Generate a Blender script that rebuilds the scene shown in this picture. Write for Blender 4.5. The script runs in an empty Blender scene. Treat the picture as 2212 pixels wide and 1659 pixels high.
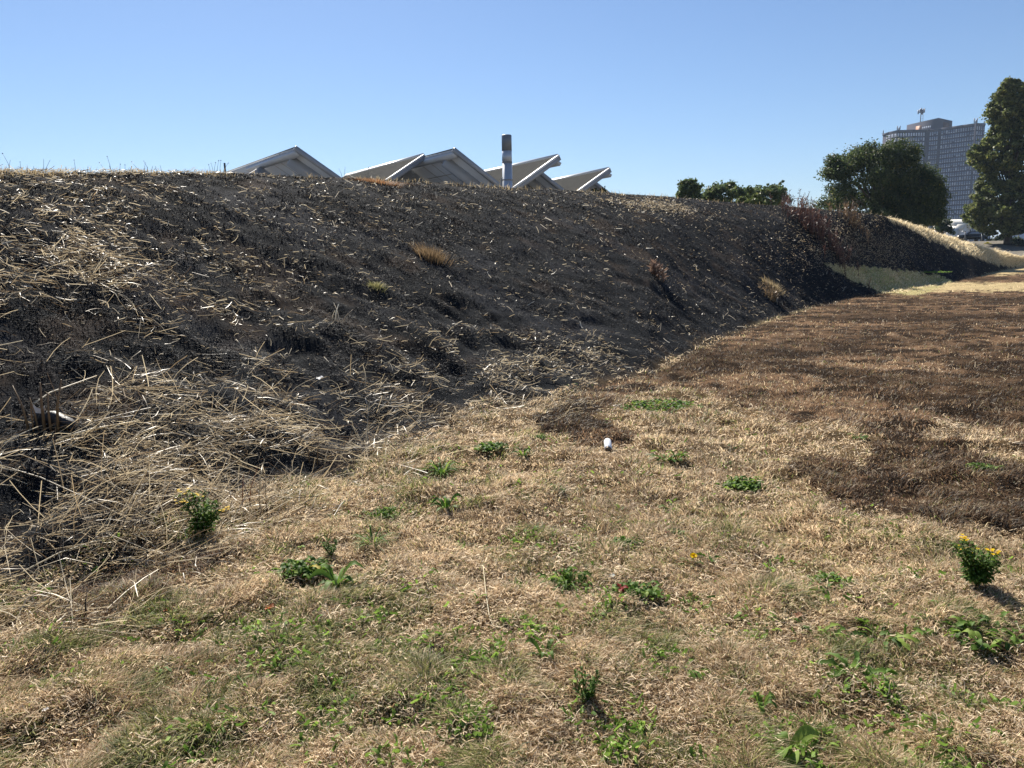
import bpy, math, random
import numpy as np
from mathutils import Vector, Matrix

S = bpy.context.scene
COL = S.collection
rng = np.random.default_rng(7)
random.seed(7)

# ------------------------------------------------------------------ camera
CAMH, FPX, PITCH, ROLL = 1.7, 760.0, math.radians(9.3), 0.02
Fw = np.array([0, math.cos(PITCH), -math.sin(PITCH)])
U0 = np.array([0, math.sin(PITCH), math.cos(PITCH)])
R0 = np.array([1.0, 0, 0])
Rr = R0 * math.cos(ROLL) - U0 * math.sin(ROLL)
Ur = U0 * math.cos(ROLL) + R0 * math.sin(ROLL)
EYE = np.array([0, 0, CAMH])
cam = bpy.data.cameras.new("camera")
cam.sensor_width = 36.0
cam.lens = FPX / 1024 * 36.0
cam.clip_start, cam.clip_end = 0.05, 9000
co = bpy.data.objects.new("camera", cam)
COL.objects.link(co)
m = Matrix.Identity(4)
for i in range(3):
    m[i][0], m[i][1], m[i][2], m[i][3] = Rr[i], Ur[i], -Fw[i], EYE[i]
co.matrix_world = m
S.camera = co

# ------------------------------------------------------------------ sky, sun, exposure
SUN_EL, SUN_AZ = math.radians(41), math.radians(-18)      # azimuth from +Y towards +X
w = bpy.data.worlds.new("World")
S.world = w
w.use_nodes = True
nt = w.node_tree
nt.nodes.clear()
sky = nt.nodes.new("ShaderNodeTexSky")
sky.sky_type = 'NISHITA'
sky.sun_disc = False
sky.sun_elevation = SUN_EL
sky.sun_rotation = SUN_AZ
sky.altitude = 0
sky.air_density = 1.0
sky.dust_density = 0.15
sky.ozone_density = 4.0
bg = nt.nodes.new("ShaderNodeBackground")
bg.inputs[1].default_value = 0.047
wo = nt.nodes.new("ShaderNodeOutputWorld")
tint = nt.nodes.new("ShaderNodeVectorMath")
tint.operation = 'MULTIPLY'
tint.inputs[1].default_value = (0.94, 0.98, 1.06)
nt.links.new(sky.outputs[0], tint.inputs[0])
nt.links.new(tint.outputs[0], bg.inputs[0])
nt.links.new(bg.outputs[0], wo.inputs[0])
sl = bpy.data.lights.new("sun", 'SUN')
sl.energy = 4.7
sl.angle = math.radians(0.5)
sl.color = (1.0, 0.93, 0.82)
so = bpy.data.objects.new("sun", sl)
COL.objects.link(so)
sdir = Vector((math.sin(SUN_AZ) * math.cos(SUN_EL), math.cos(SUN_AZ) * math.cos(SUN_EL), math.sin(SUN_EL)))
so.rotation_euler = sdir.to_track_quat('Z', 'Y').to_euler()
so.location = (0, 0, 60)
S.view_settings.view_transform = 'Standard'
S.view_settings.look = 'None'
S.view_settings.exposure = 1.2
S.view_settings.gamma = 1.0

# ------------------------------------------------------------------ helpers: rays and noise
def ray(u, v):
    d = Fw + Rr * ((u - 512) / FPX) + Ur * ((384 - v) / FPX)
    return d / np.linalg.norm(d)

def at(u, v, Y):
    """the point at forward distance Y that the photo shows at pixel (u, v) of a 1024 x 768 frame"""
    d = ray(u, v)
    return EYE + d * (Y / d[1])

def project(x, y, z):
    p = np.stack([x, y, z - CAMH], -1)
    f = np.maximum(p @ Fw, 1e-3)
    return 512 + FPX * (p @ Rr) / f, 384 - FPX * (p @ Ur) / f

_T = rng.random((256, 256))
def noise(x, y, s=1.0, seed=0):
    x = np.asarray(x, float) / s + seed * 17.31 + 500
    y = np.asarray(y, float) / s + seed * 9.73 + 500
    xi, yi = np.floor(x).astype(int), np.floor(y).astype(int)
    fx, fy = x - xi, y - yi
    fx, fy = fx * fx * (3 - 2 * fx), fy * fy * (3 - 2 * fy)
    a, b = _T[xi & 255, yi & 255], _T[(xi + 1) & 255, yi & 255]
    c, d = _T[xi & 255, (yi + 1) & 255], _T[(xi + 1) & 255, (yi + 1) & 255]
    return (a + (b - a) * fx) * (1 - fy) + (c + (d - c) * fx) * fy        # 0..1

def fbm(x, y, s, seed=0, n=3):
    t, a, k = 0, 1, 0
    for i in range(n):
        t = t + a * noise(x, y, s / 2 ** i, seed + i * 3)
        k += a
        a *= 0.55
    return t / k

def sstep(a, b, x):
    t = np.clip((x - a) / (b - a), 0, 1)
    return t * t * (3 - 2 * t)

# ------------------------------------------------------------------ terrain: a flat lawn and a long bank
FOOT = [(0, 606), (70, 590), (153, 555), (231, 509), (324, 478), (417, 441), (532, 405), (600, 391), (648, 380), (741, 333),
        (800, 312), (856, 297), (905, 288), (972, 279), (1024, 267)]
RIDGE = [(0, 173, 12.0), (139, 172.7, 14.0), (231, 173.6, 15.8), (342, 178, 18), (417, 181, 20), (502, 187, 22.5), (602, 192, 26.5),
         (671, 197, 30.5), (787, 206, 38.5), (856, 212, 46), (884, 216, 48), (926, 229.5, 58), (972, 244.5, 70), (1024, 257.5, 90)]
fa, fd = [], []
for u, v in FOOT:
    d = ray(u, v)
    k = CAMH / -d[2]
    fa.append(math.degrees(math.atan2(d[0], d[1])))
    fd.append(k * math.hypot(d[0], d[1]))
ra, rd_, rz = [], [], []
for u, v, D in RIDGE:
    d = ray(u, v)
    ra.append(math.degrees(math.atan2(d[0], d[1])))
    rd_.append(D)
    rz.append(CAMH + D * d[2] / math.hypot(d[0], d[1]))
FA = np.array([-181, -170, -150, -120, -90, -60] + fa + [45, 60, 181])
FD = np.array([60, 30, 14, 6.5, 4.6, 3.7] + fd + [110, 150, 160.])
RA = np.array([-181, -170, -150, -120, -90, -60] + ra + [45, 60, 181])
RD = np.array([90, 50, 26, 14, 9.5, 8.6] + rd_ + [125, 170, 180.])
RZ = np.array([0, 1.0, 2.5, 2.8, 2.8, 2.8] + rz + [0.3, 0, 0.])

def bank(x, y):
    az = np.degrees(np.arctan2(x, y))
    d = np.hypot(x, y)
    Fd, Rd, Z = np.interp(az, FA, FD), np.interp(az, RA, RD), np.interp(az, RA, RZ)
    Rd = np.maximum(Rd, Fd + 2)
    return az, d, Fd, Rd, Z, (d - Fd) / (Rd - Fd)

def relief(x, y, d, t):
    near = np.clip(11 / np.maximum(d, 1), 0, 1)
    on = sstep(-0.06, 0.12, t) * (1 - sstep(1.0, 1.6, t))
    lawn = (0.052 * (noise(x, y, 0.16, 1) - .5) + 0.075 * (noise(x, y, 0.38, 2) - .5)) * near + 0.08 * (noise(x, y, 2.4, 3) - .5)
    slope = (0.085 * (noise(x, y, 0.22, 4) - .5) + 0.11 * (noise(x, y, 0.55, 5) - .5)) * near + 0.10 * (noise(x, y, 1.8, 6) - .5)
    slope = slope * (.62 + .40 * sstep(.6, .2, t)) + .24 * (noise(x, y, .50, 7) - .45) * sstep(.50, .12, t) * sstep(15, 8, d)
    top = 1 - 0.65 * sstep(0.72, 1.0, t)
    return lawn * (1 - on) + slope * on * top

def H(x, y, fine=True):
    az, d, Fd, Rd, Z, t = bank(x, y)
    tc = np.clip(t, 0, 1)
    s = tc * 0.5 * (1 - tc) ** 2 + tc * tc * (3 - 2 * tc) - 0.5 * tc * tc * (1 - tc)
    z = Z * s
    over = np.maximum(d - Rd, 0)
    z = np.where(t > 1, np.maximum((Z - 0.05 * over) * (1 - sstep(3, 13, over)), 0), z)
    z = z - 0.45 * np.exp(-((az - 25.2 - 3 * (tc - .5)) / 1.6) ** 2) * np.sin(np.pi * np.clip(t, 0, 1)) * (tc > 0)
    z = z + 3.0 * sstep(92, 130, d)
    if fine:
        z = z + relief(x, y, d, t)
    return z

def H1(x, y, fine=True):
    return float(H(np.array([x]), np.array([y]), fine)[0])

_DS = np.concatenate([np.geomspace(1.0, 150, 1500)])
def on_ground(u, v):
    """where the photo's pixel meets the ground"""
    d = ray(u, v)
    hz = math.hypot(d[0], d[1])
    P = EYE[None] + d[None] * (_DS[:, None] / hz)
    below = P[:, 2] < H(P[:, 0], P[:, 1])
    i = int(np.argmax(below)) if below.any() else len(_DS) - 1
    return P[i, 0], P[i, 1], H1(P[i, 0], P[i, 1])

def g2(X, Y):                                   # the same from a pixel of the 2212 px wide photo
    return on_ground(X * 1024 / 2212, Y * 1024 / 2212)

# zones of the ground, from outlines in photo pixels (2212 wide)
def inside(u, v, poly):
    P = np.array(poly, float) * 1024 / 2212
    r = np.zeros(np.shape(u), bool)
    j = len(P) - 1
    for i in range(len(P)):
        xi, yi, xj, yj = P[i, 0], P[i, 1], P[j, 0], P[j, 1]
        c = ((yi > v) != (yj > v)) & (u < (xj - xi) * (v - yi) / (yj - yi + 1e-9) + xi)
        r ^= c
        j = i
    return r

BURN1 = [(1150, 900), (1290, 830), (1420, 800), (1600, 715), (1850, 632), (2350, 626), (2600, 700), (2500, 1000), (2230, 985), (2150, 930), (2040, 905),
         (1960, 960), (1880, 945), (1800, 905), (1700, 915), (1620, 880), (1540, 850), (1450, 835), (1390, 850), (1330, 860), (1290, 900), (1380, 938), (1370, 962), (1230, 950), (1180, 925)]
BURN2 = [(1690, 1000), (1760, 985), (1860, 1010), (1900, 945), (2060, 950), (2130, 1000), (2300, 1000), (2300, 1140), (2120, 1140), (2000, 1120), (1900, 1090), (1790, 1075)]
BURN3 = [(1960, 606), (2350, 580), (2350, 606), (2140, 612)]
BURN4 = [(100, 1310), (240, 1230), (420, 1190), (560, 1180), (420, 1260), (330, 1320), (180, 1360)]
GOLD = [(1885, 440), (2000, 470), (2300, 560), (2300, 590), (2160, 574), (2080, 548), (1985, 506), (1930, 478)]
TOE = [(1780, 570), (1850, 577), (1990, 588), (2060, 605), (1990, 640), (1900, 632), (1850, 610)]
TIP = [(1720, 470), (1830, 480), (1800, 520), (1900, 590), (1800, 570), (1740, 540)]

def zones(x, y, z):
    u, v = project(x, y, z)
    k = np.clip(60 / np.maximum(np.hypot(x, y), 1.5), 3.2, 22)
    du = (fbm(x, y, 0.9, 11) - .5) * k * 2.2 + (noise(x, y, 0.16, 12) - .5) * k * 1.6
    dv = (fbm(x, y, 0.9, 21) - .5) * k * 1.5 + (noise(x, y, 0.16, 22) - .5) * k * 1.0
    u, v = u + du, v + dv
    b = inside(u, v, BURN1) | inside(u, v, BURN2) | inside(u, v, BURN3) | inside(u, v, BURN4)
    return b, inside(u, v, GOLD), inside(u, v, TOE), u, v

# ------------------------------------------------------------------ materials
def nodes(name):
    mt = bpy.data.materials.new(name)
    mt.use_nodes = True
    return mt, mt.node_tree, mt.node_tree.nodes["Principled BSDF"]

def plain(name, col, rough=0.6, metal=0.0, var=0.12, scale=4.0, bump=0.0, spec=0.5):
    mt, t, b = nodes(name)
    n = t.nodes.new("ShaderNodeTexNoise")
    n.inputs["Scale"].default_value = scale
    n.inputs["Detail"].default_value = 6
    tc = t.nodes.new("ShaderNodeTexCoord")
    t.links.new(tc.outputs["Object"], n.inputs["Vector"])
    mr = t.nodes.new("ShaderNodeMapRange")
    mr.inputs["From Min"].default_value = 0.3
    mr.inputs["From Max"].default_value = 0.7
    mr.inputs["To Min"].default_value = 1 - var
    mr.inputs["To Max"].default_value = 1 + var
    t.links.new(n.outputs["Fac"], mr.inputs["Value"])
    mx = t.nodes.new("ShaderNodeVectorMath")
    mx.operation = 'SCALE'
    mx.inputs[0].default_value = col[:3]
    t.links.new(mr.outputs[0], mx.inputs["Scale"])
    t.links.new(mx.outputs[0], b.inputs["Base Color"])
    b.inputs["Roughness"].default_value = rough
    b.inputs["Metallic"].default_value = metal
    b.inputs["Specular IOR Level"].default_value = spec
    if bump:
        bp = t.nodes.new("ShaderNodeBump")
        bp.inputs["Strength"].default_value = bump
        bp.inputs["Distance"].default_value = 0.02
        t.links.new(n.outputs["Fac"], bp.inputs["Height"])
        t.links.new(bp.outputs[0], b.inputs["Normal"])
    return mt

def blade_mat(name, trans=0.4, rough=0.5, spec=0.4, sat=1.0):
    """thin plant matter: its own colour from the mesh, some light passes through"""
    mt, t, b = nodes(name)
    a = t.nodes.new("ShaderNodeAttribute")
    a.attribute_name = "col"
    t.links.new(a.outputs["Color"], b.inputs["Base Color"])
    b.inputs["Roughness"].default_value = rough
    b.inputs["Specular IOR Level"].default_value = spec
    tr = t.nodes.new("ShaderNodeBsdfTranslucent")
    t.links.new(a.outputs["Color"], tr.inputs["Color"])
    mx = t.nodes.new("ShaderNodeMixShader")
    mx.inputs[0].default_value = trans
    t.links.new(b.outputs[0], mx.inputs[1])
    t.links.new(tr.outputs[0], mx.inputs[2])
    t.links.new(mx.outputs[0], t.nodes["Material Output"].inputs[0])
    return mt

M_grass = blade_mat("grass_blade", 0.56, 0.55, 0.3)
M_straw = blade_mat("straw", 0.35, 0.42, 0.45)
M_char = blade_mat("charred_stubble", 0.08, 0.7, 0.10)
M_leaf = blade_mat("weed_leaf", 0.45, 0.6, 0.2)
M_tree = blade_mat("tree_leaf", 0.48, 0.55, 0.25)

def ground_mat():
    mt, t, b = nodes("soil_and_thatch")
    a = t.nodes.new("ShaderNodeAttribute")
    a.attribute_name = "col"
    n = t.nodes.new("ShaderNodeTexNoise")
    n.inputs["Scale"].default_value = 60
    n.inputs["Detail"].default_value = 8
    n.inputs["Roughness"].default_value = 0.75
    tc = t.nodes.new("ShaderNodeTexCoord")
    t.links.new(tc.outputs["Object"], n.inputs["Vector"])
    mr = t.nodes.new("ShaderNodeMapRange")
    mr.inputs["From Min"].default_value = 0.3
    mr.inputs["From Max"].default_value = 0.7
    mr.inputs["To Min"].default_value = 0.45
    mr.inputs["To Max"].default_value = 1.5
    t.links.new(n.outputs["Fac"], mr.inputs["Value"])
    mx = t.nodes.new("ShaderNodeVectorMath")
    mx.operation = 'SCALE'
    t.links.new(a.outputs["Color"], mx.inputs[0])
    t.links.new(mr.outputs[0], mx.inputs["Scale"])
    t.links.new(mx.outputs[0], b.inputs["Base Color"])
    b.inputs["Roughness"].default_value = 0.95
    b.inputs["Specular IOR Level"].default_value = 0.03
    bp = t.nodes.new("ShaderNodeBump")
    bp.inputs["Strength"].default_value = 0.9
    bp.inputs["Distance"].default_value = 0.03
    t.links.new(n.outputs["Fac"], bp.inputs["Height"])
    t.links.new(bp.outputs[0], b.inputs["Normal"])
    return mt
M_ground = ground_mat()

# ------------------------------------------------------------------ mesh plumbing
def raw_mesh(name, V, loops, totals, cols=None, mats=(), mat_idx=None, smooth=False):
    me = bpy.data.meshes.new(name)
    V = np.asarray(V, np.float32)
    loops = np.asarray(loops, np.int32)
    totals = np.asarray(totals, np.int32)
    me.vertices.add(len(V))
    me.vertices.foreach_set("co", V.ravel())
    me.loops.add(len(loops))
    me.loops.foreach_set("vertex_index", loops)
    me.polygons.add(len(totals))
    me.polygons.foreach_set("loop_start", (np.cumsum(totals) - totals).astype(np.int32))
    me.polygons.foreach_set("loop_total", totals)
    if mat_idx is not None:
        me.polygons.foreach_set("material_index", np.asarray(mat_idx, np.int32))
    if smooth:
        me.polygons.foreach_set("use_smooth", np.ones(len(totals), bool))
    if cols is not None:
        at_ = me.attributes.new("col", 'FLOAT_COLOR', 'POINT')
        c = np.ones((len(V), 4), np.float32)
        c[:, :3] = cols
        at_.data.foreach_set("color", c.ravel())
    for k in mats:
        me.materials.append(k)
    me.update(calc_edges=True)
    return me

def link(name, me, parent=None, loc=None):
    o = bpy.data.objects.new(name, me)
    COL.objects.link(o)
    if parent is not None:
        o.parent = parent
    if loc is not None:
        o.location = loc
    return o

def tag(o, label=None, cat=None, group=None, kind=None):
    if label:
        o["label"] = label
    if cat:
        o["category"] = cat
    if group:
        o["group"] = group
    if kind:
        o["kind"] = kind
    return o

def thing(name, label, cat, loc=(0, 0, 0), group=None):
    o = bpy.data.objects.new(name, None)
    o.empty_display_size = 0.1
    COL.objects.link(o)
    o.location = loc
    return tag(o, label, cat, group)

class MB:
    """collects polygons in one mesh; each vertex has a colour, each face a material slot"""
    def __init__(s):
        s.v, s.f, s.c, s.m = [], [], [], []
    def add(s, verts, faces, col=(.5, .5, .5), mat=0):
        n = len(s.v)
        s.v += [tuple(map(float, p)) for p in verts]
        s.c += [tuple(col)] * len(verts)
        s.f += [tuple(i + n for i in f) for f in faces]
        s.m += [mat] * len(faces)
    def box(s, lo, hi, mat=0, col=(.5, .5, .5)):
        x0, y0, z0 = lo
        x1, y1, z1 = hi
        s.add([(x0, y0, z0), (x1, y0, z0), (x1, y1, z0), (x0, y1, z0), (x0, y0, z1), (x1, y0, z1), (x1, y1, z1), (x0, y1, z1)],
              [(0, 3, 2, 1), (4, 5, 6, 7), (0, 1, 5, 4), (1, 2, 6, 5), (2, 3, 7, 6), (3, 0, 4, 7)], col, mat)
    def prism(s, poly, ext, mat=0, col=(.5, .5, .5)):
        """a polygon of 3D points swept by the vector ext"""
        n = len(poly)
        P = [np.array(p, float) for p in poly]
        e = np.array(ext, float)
        s.add(P + [p + e for p in P], [tuple(range(n))[::-1], tuple(range(n, 2 * n))] + [(i, (i + 1) % n, n + (i + 1) % n, n + i) for i in range(n)], col, mat)
    def tube(s, pts, radii, seg=8, mat=0, col=(.5, .5, .5), caps=True):
        P = [np.array(p, float) for p in pts]
        n0 = len(P)
        V, Fc = [], []
        for i, p in enumerate(P):
            d = P[min(i + 1, n0 - 1)] - P[max(i - 1, 0)]
            d = d / (np.linalg.norm(d) + 1e-9)
            a = np.array([1.0, 0, 0]) if abs(d[0]) < 0.8 else np.array([0, 1.0, 0])
            b1 = np.cross(d, a)
            b1 /= np.linalg.norm(b1)
            b2 = np.cross(d, b1)
            for k in range(seg):
                t = 2 * math.pi * k / seg
                V.append(p + radii[i] * (math.cos(t) * b1 + math.sin(t) * b2))
        for i in range(n0 - 1):
            for k in range(seg):
                k2 = (k + 1) % seg
                Fc.append((i * seg + k, i * seg + k2, (i + 1) * seg + k2, (i + 1) * seg + k))
        if caps:
            Fc += [tuple(range(seg))[::-1], tuple(range((n0 - 1) * seg, n0 * seg))]
        s.add(V, Fc, col, mat)
    def ribbon(s, pts, widths, side, col, mat=0, cup=0.0):
        """a leaf or blade: a strip along pts, side is its width direction; folded slightly along the middle when cup is set"""
        P = [np.array(p, float) for p in pts]
        V, Fc = [], []
        sd = np.array(side, float)
        for p, wd in zip(P, widths):
            V += [p - sd * wd + np.array([0, 0, cup * wd]), p, p + sd * wd + np.array([0, 0, cup * wd])]
        for i in range(len(P) - 1):
            a = i * 3
            Fc += [(a, a + 1, a + 4, a + 3), (a + 1, a + 2, a + 5, a + 4)]
        s.add(V, Fc, col, mat)
    def mesh(s, name, mats, smooth=False):
        loops = [i for f in s.f for i in f]
        return raw_mesh(name, s.v, loops, [len(f) for f in s.f], s.c, mats, s.m, smooth)
    def build(s, name, mats, parent=None, loc=None, smooth=False):
        if not isinstance(mats, (list, tuple)):
            mats = [mats]
        return link(name, s.mesh(name, mats, smooth), parent, loc)

# ------------------------------------------------------------------ ground and hill
def build_ground():
    az = np.concatenate([np.linspace(-180, -48, 70, endpoint=False), np.linspace(-48, 48, 860, endpoint=False), np.linspace(48, 180, 70, endpoint=False)])
    dd = np.concatenate([[0.3, 0.6], np.geomspace(1.0, 100, 720, endpoint=False), np.geomspace(100, 6000, 70)])
    A, D = np.meshgrid(np.radians(az), dd, indexing='ij')
    X, Y = D * np.sin(A), D * np.cos(A)
    Z = H(X, Y)
    na, nd = X.shape
    t = bank(X, Y)[5]
    V = np.stack([X, Y, Z], -1).reshape(-1, 3)
    b, gold, toe, u, v = zones(X, Y, Z)
    n1, n2 = fbm(X, Y, 0.5, 31), noise(X, Y, 0.12, 32)
    C = np.zeros(X.shape + (3,))
    thatch = np.array([.15, .098, .050])
    dark = np.array([.060, .044, .025])
    C[:] = dark + (thatch - dark) * np.clip((n1 * .6 + n2 * .5), 0, 1)[..., None]
    sl_ = sstep(-0.03, 0.05, t + (n1 - .5) * 0.10) * (t < 1.25)
    ash = sstep(.55, .75, fbm(X, Y, 1.1, 35))[..., None]
    soil = sstep(.58, .75, fbm(X, Y, .7, 37))[..., None]
    charc = np.array([.008, .010, .013]) + ash * np.array([.012, .012, .014]) + soil * np.array([.026, .015, .007]) + np.array([.012, .012, .012]) * (n1 * n2)[..., None] * 2
    C = C * (1 - sl_[..., None]) + charc * sl_[..., None]
    far = (sstep(14, 34, D) * (t < .02))[..., None]
    C = C * (1 - far) + np.array([.42, .33, .18]) * (.7 + .5 * n1)[..., None] * far
    bb = b & (t < 0.03)
    C[bb] = (np.array([.030, .020, .013]) + np.array([.10, .062, .036]) * (.4 + 1.2 * sstep(.30, .70, fbm(X, Y, 1.7, 99)))[..., None] * (sstep(.40, .62, fbm(X, Y * 2.2, .8, 65) * .55 + noise(X, Y, .20, 66) * .45))[..., None])[bb]
    C[t > 1.3] = (.17, .155, .13)
    gm = gold & (t < 3)
    C[gm] = np.array([.42, .34, .20]) * (0.7 + .5 * n1[gm])[:, None]
    C[toe] = np.array([.38, .33, .16]) * (0.7 + .5 * n1[toe])[:, None]
    i, j = np.meshgrid(np.arange(na), np.arange(nd - 1), indexing='ij')
    i2 = (i + 1) % na
    q = np.stack([i * nd + j, i * nd + j + 1, i2 * nd + j + 1, i2 * nd + j], -1).reshape(-1, 4)
    tm = t.reshape(-1)[q].mean(1)
    azm = np.degrees(np.arctan2(X, Y)).reshape(-1)[q].mean(1)
    hill = (tm > 0) & (tm < 2.2) & (np.abs(azm) < 120)
    for nm, msk, cen in (("ground", ~hill, True), ("hill", hill, False)):
        f = q[msk]
        used, inv = np.unique(f, return_inverse=True)
        VV, CC = V[used], C.reshape(-1, 3)[used]
        inv = inv.reshape(-1, 4)
        if cen:                                   # close the pole under the viewer
            VV = np.vstack([VV, [[0, 0, H1(0.0, 0.0)]]])
            CC = np.vstack([CC, CC[:1]])
            idx = {g: k for k, g in enumerate(used)}
            ring = [idx[a * nd] for a in range(na)]
            tri = np.array([(len(VV) - 1, ring[(a + 1) % na], ring[a]) for a in range(na)])
            loops = np.concatenate([inv.ravel(), tri.ravel()])
            tot = [4] * len(inv) + [3] * len(tri)
        else:
            loops, tot = inv.ravel(), [4] * len(inv)
        o = link(nm, raw_mesh(nm, VV, loops, tot, CC, [M_ground], smooth=True))
        tag(o, kind="structure")
build_ground()

# ------------------------------------------------------------------ grass, stubble and straw (uncountable)
def blades(name, P, h, wd, lean, cols, mat, face=None):
    n = len(P)
    a = rng.uniform(0, 2 * np.pi, n) if face is None else face
    sd = np.stack([np.cos(a), np.sin(a), np.zeros(n)], -1) * wd[:, None] * .5
    up = np.zeros((n, 3))
    up[:, 2] = h
    L = np.zeros((n, 3))
    L[:, :2] = lean
    mid = P + up * .55 + L * .32
    tip = P + up * (1 - .25 * np.clip(np.linalg.norm(lean, axis=1) / np.maximum(h, 1e-4), 0, 2.4))[:, None] + L
    V = np.stack([P - sd, P + sd, mid - sd * .85, mid + sd * .85, tip], 1).reshape(-1, 3)
    b = (np.arange(n) * 5)[:, None]
    loops = (b + np.array([[0, 1, 3, 2, 2, 3, 4]])).ravel()
    tot = np.tile([4, 3], n)
    C = np.repeat(cols, 5, axis=0)
    return raw_mesh(name, V, loops, tot, C, [mat])

def strips(name, P, Q, wd, sag, cols, mat):
    """flat straws from P to Q, bent by sag in the middle"""
    n = len(P)
    dr = Q - P
    dn = dr / (np.linalg.norm(dr, axis=1)[:, None] + 1e-9)
    r = rng.normal(size=(n, 3))
    sd = np.cross(dn, r)
    sd = sd / (np.linalg.norm(sd, axis=1)[:, None] + 1e-9) * wd[:, None] * .5
    bend = np.cross(dn, sd)
    bend = bend / (np.linalg.norm(bend, axis=1)[:, None] + 1e-9) * sag[:, None]
    V = []
    for k, (f, s) in enumerate(((0, 0), (.35, .9), (.7, .85), (1, 0))):
        c = P + dr * f + bend * s
        V += [c - sd, c + sd]
    V = np.stack(V, 1).reshape(-1, 3)
    b = (np.arange(n) * 8)[:, None]
    loops = (b + np.array([[0, 1, 3, 2, 2, 3, 5, 4, 4, 5, 7, 6]])).ravel()
    return raw_mesh(name, V, loops, np.full(n * 3, 4), np.repeat(cols, 8, axis=0), [mat])

def lerp(a, b, t):
    return np.asarray(a) + (np.asarray(b) - np.asarray(a)) * t[:, None]

def lawn_points(n, dmin=1.9, azr=41):
    az = np.radians(rng.uniform(-azr, azr, n))
    d = 1 / rng.uniform(1 / 95, 1 / dmin, n)
    x, y = d * np.sin(az), d * np.cos(az)
    b = bank(x, y)
    k = b[5] < 0.02 + 0.05 * (noise(x, y, .5, 41) - .5)
    return x[k], y[k], d[k], b[5][k]

def green_share(x, y, u, v):
    g = sstep(.50, .78, fbm(x, y, .42, 51)) * .55 + sstep(.52, .74, fbm(x, y, .15, 52)) * .55
    lower = sstep(440, 700, v)
    left = sstep(720, 250, u)
    return np.clip(g * (.22 + .62 * lower + .30 * left + .5 * np.exp(-(((u - 470) / 110) ** 2 + ((v - 480) / 50) ** 2)) + .6 * np.exp(-(((u - 660) / 60) ** 2 + ((v - 408) / 16) ** 2))) + .04 + .08 * lower, 0, .85)

def make_lawn():
    x, y, d, t = lawn_points(640000)
    z = H(x, y)
    b, gold, toe, u, v = zones(x, y, z)
    n = len(x)
    cl = noise(x, y, .13, 61) * .6 + noise(x, y, .34, 62) * .6
    h = (.014 + .085 * np.clip(cl - .25, 0, 1) ** 1.4) * rng.uniform(.5, 1.4, n) * (1 + .15 * np.clip(d / 10, 0, 2))
    gs = green_share(x, y, u, v)
    isg = rng.random(n) < gs
    h = np.where(isg, h * 1.15, h)
    h = np.where(b, h * .85 + .012, h)
    wd = np.clip(.0030 + .00055 * d, .003, .022) * rng.uniform(.7, 1.3, n)
    la = rng.uniform(0, 2 * np.pi, n)
    dirn = 2 * np.pi * fbm(x, y, .5, 63) * 2
    la = np.where(rng.random(n) < .55, dirn + rng.normal(0, .6, n), la)
    ll = h * rng.uniform(.3, 2.0, n)
    lean = np.stack([np.cos(la), np.sin(la)], -1) * ll[:, None]
    tone = np.clip(fbm(x, y, .7, 64) * .6 + noise(x, y, .14, 67) * .35 + rng.normal(0, .32, n), 0, 1)
    C = lerp((.27, .180, .098), (.88, .70, .47), tone)
    pale = rng.random(n) < .10
    C[pale] = (.66, .56, .36)
    gt = np.clip(rng.normal(.45, .3, n), 0, 1)
    C[isg] = lerp((.070, .095, .024), (.36, .36, .13), gt)[isg]
    bc = lerp((.030, .019, .012), (.24, .150, .088), np.clip(rng.normal(.38, .33, n), 0, 1))
    surv = rng.random(n) < (.17 + .42 * sstep(.46, .64, fbm(x, y * 2.2, .8, 65) * .55 + noise(x, y, .20, 66) * .45))
    C[b] *= .58
    bm = b & ~surv
    C[bm] = bc[bm]
    C[b] *= (.45 + 1.1 * sstep(.30, .70, fbm(x, y, 1.7, 99)))[b][:, None]
    P = np.stack([x, y, z - .004], -1)
    o = link("lawn_grass", blades("lawn_grass", P, h, wd, lean, C, M_grass))
    tag(o, "dry straw coloured short lawn with green patches and scorched areas", "grass", kind="stuff")
make_lawn()

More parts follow.
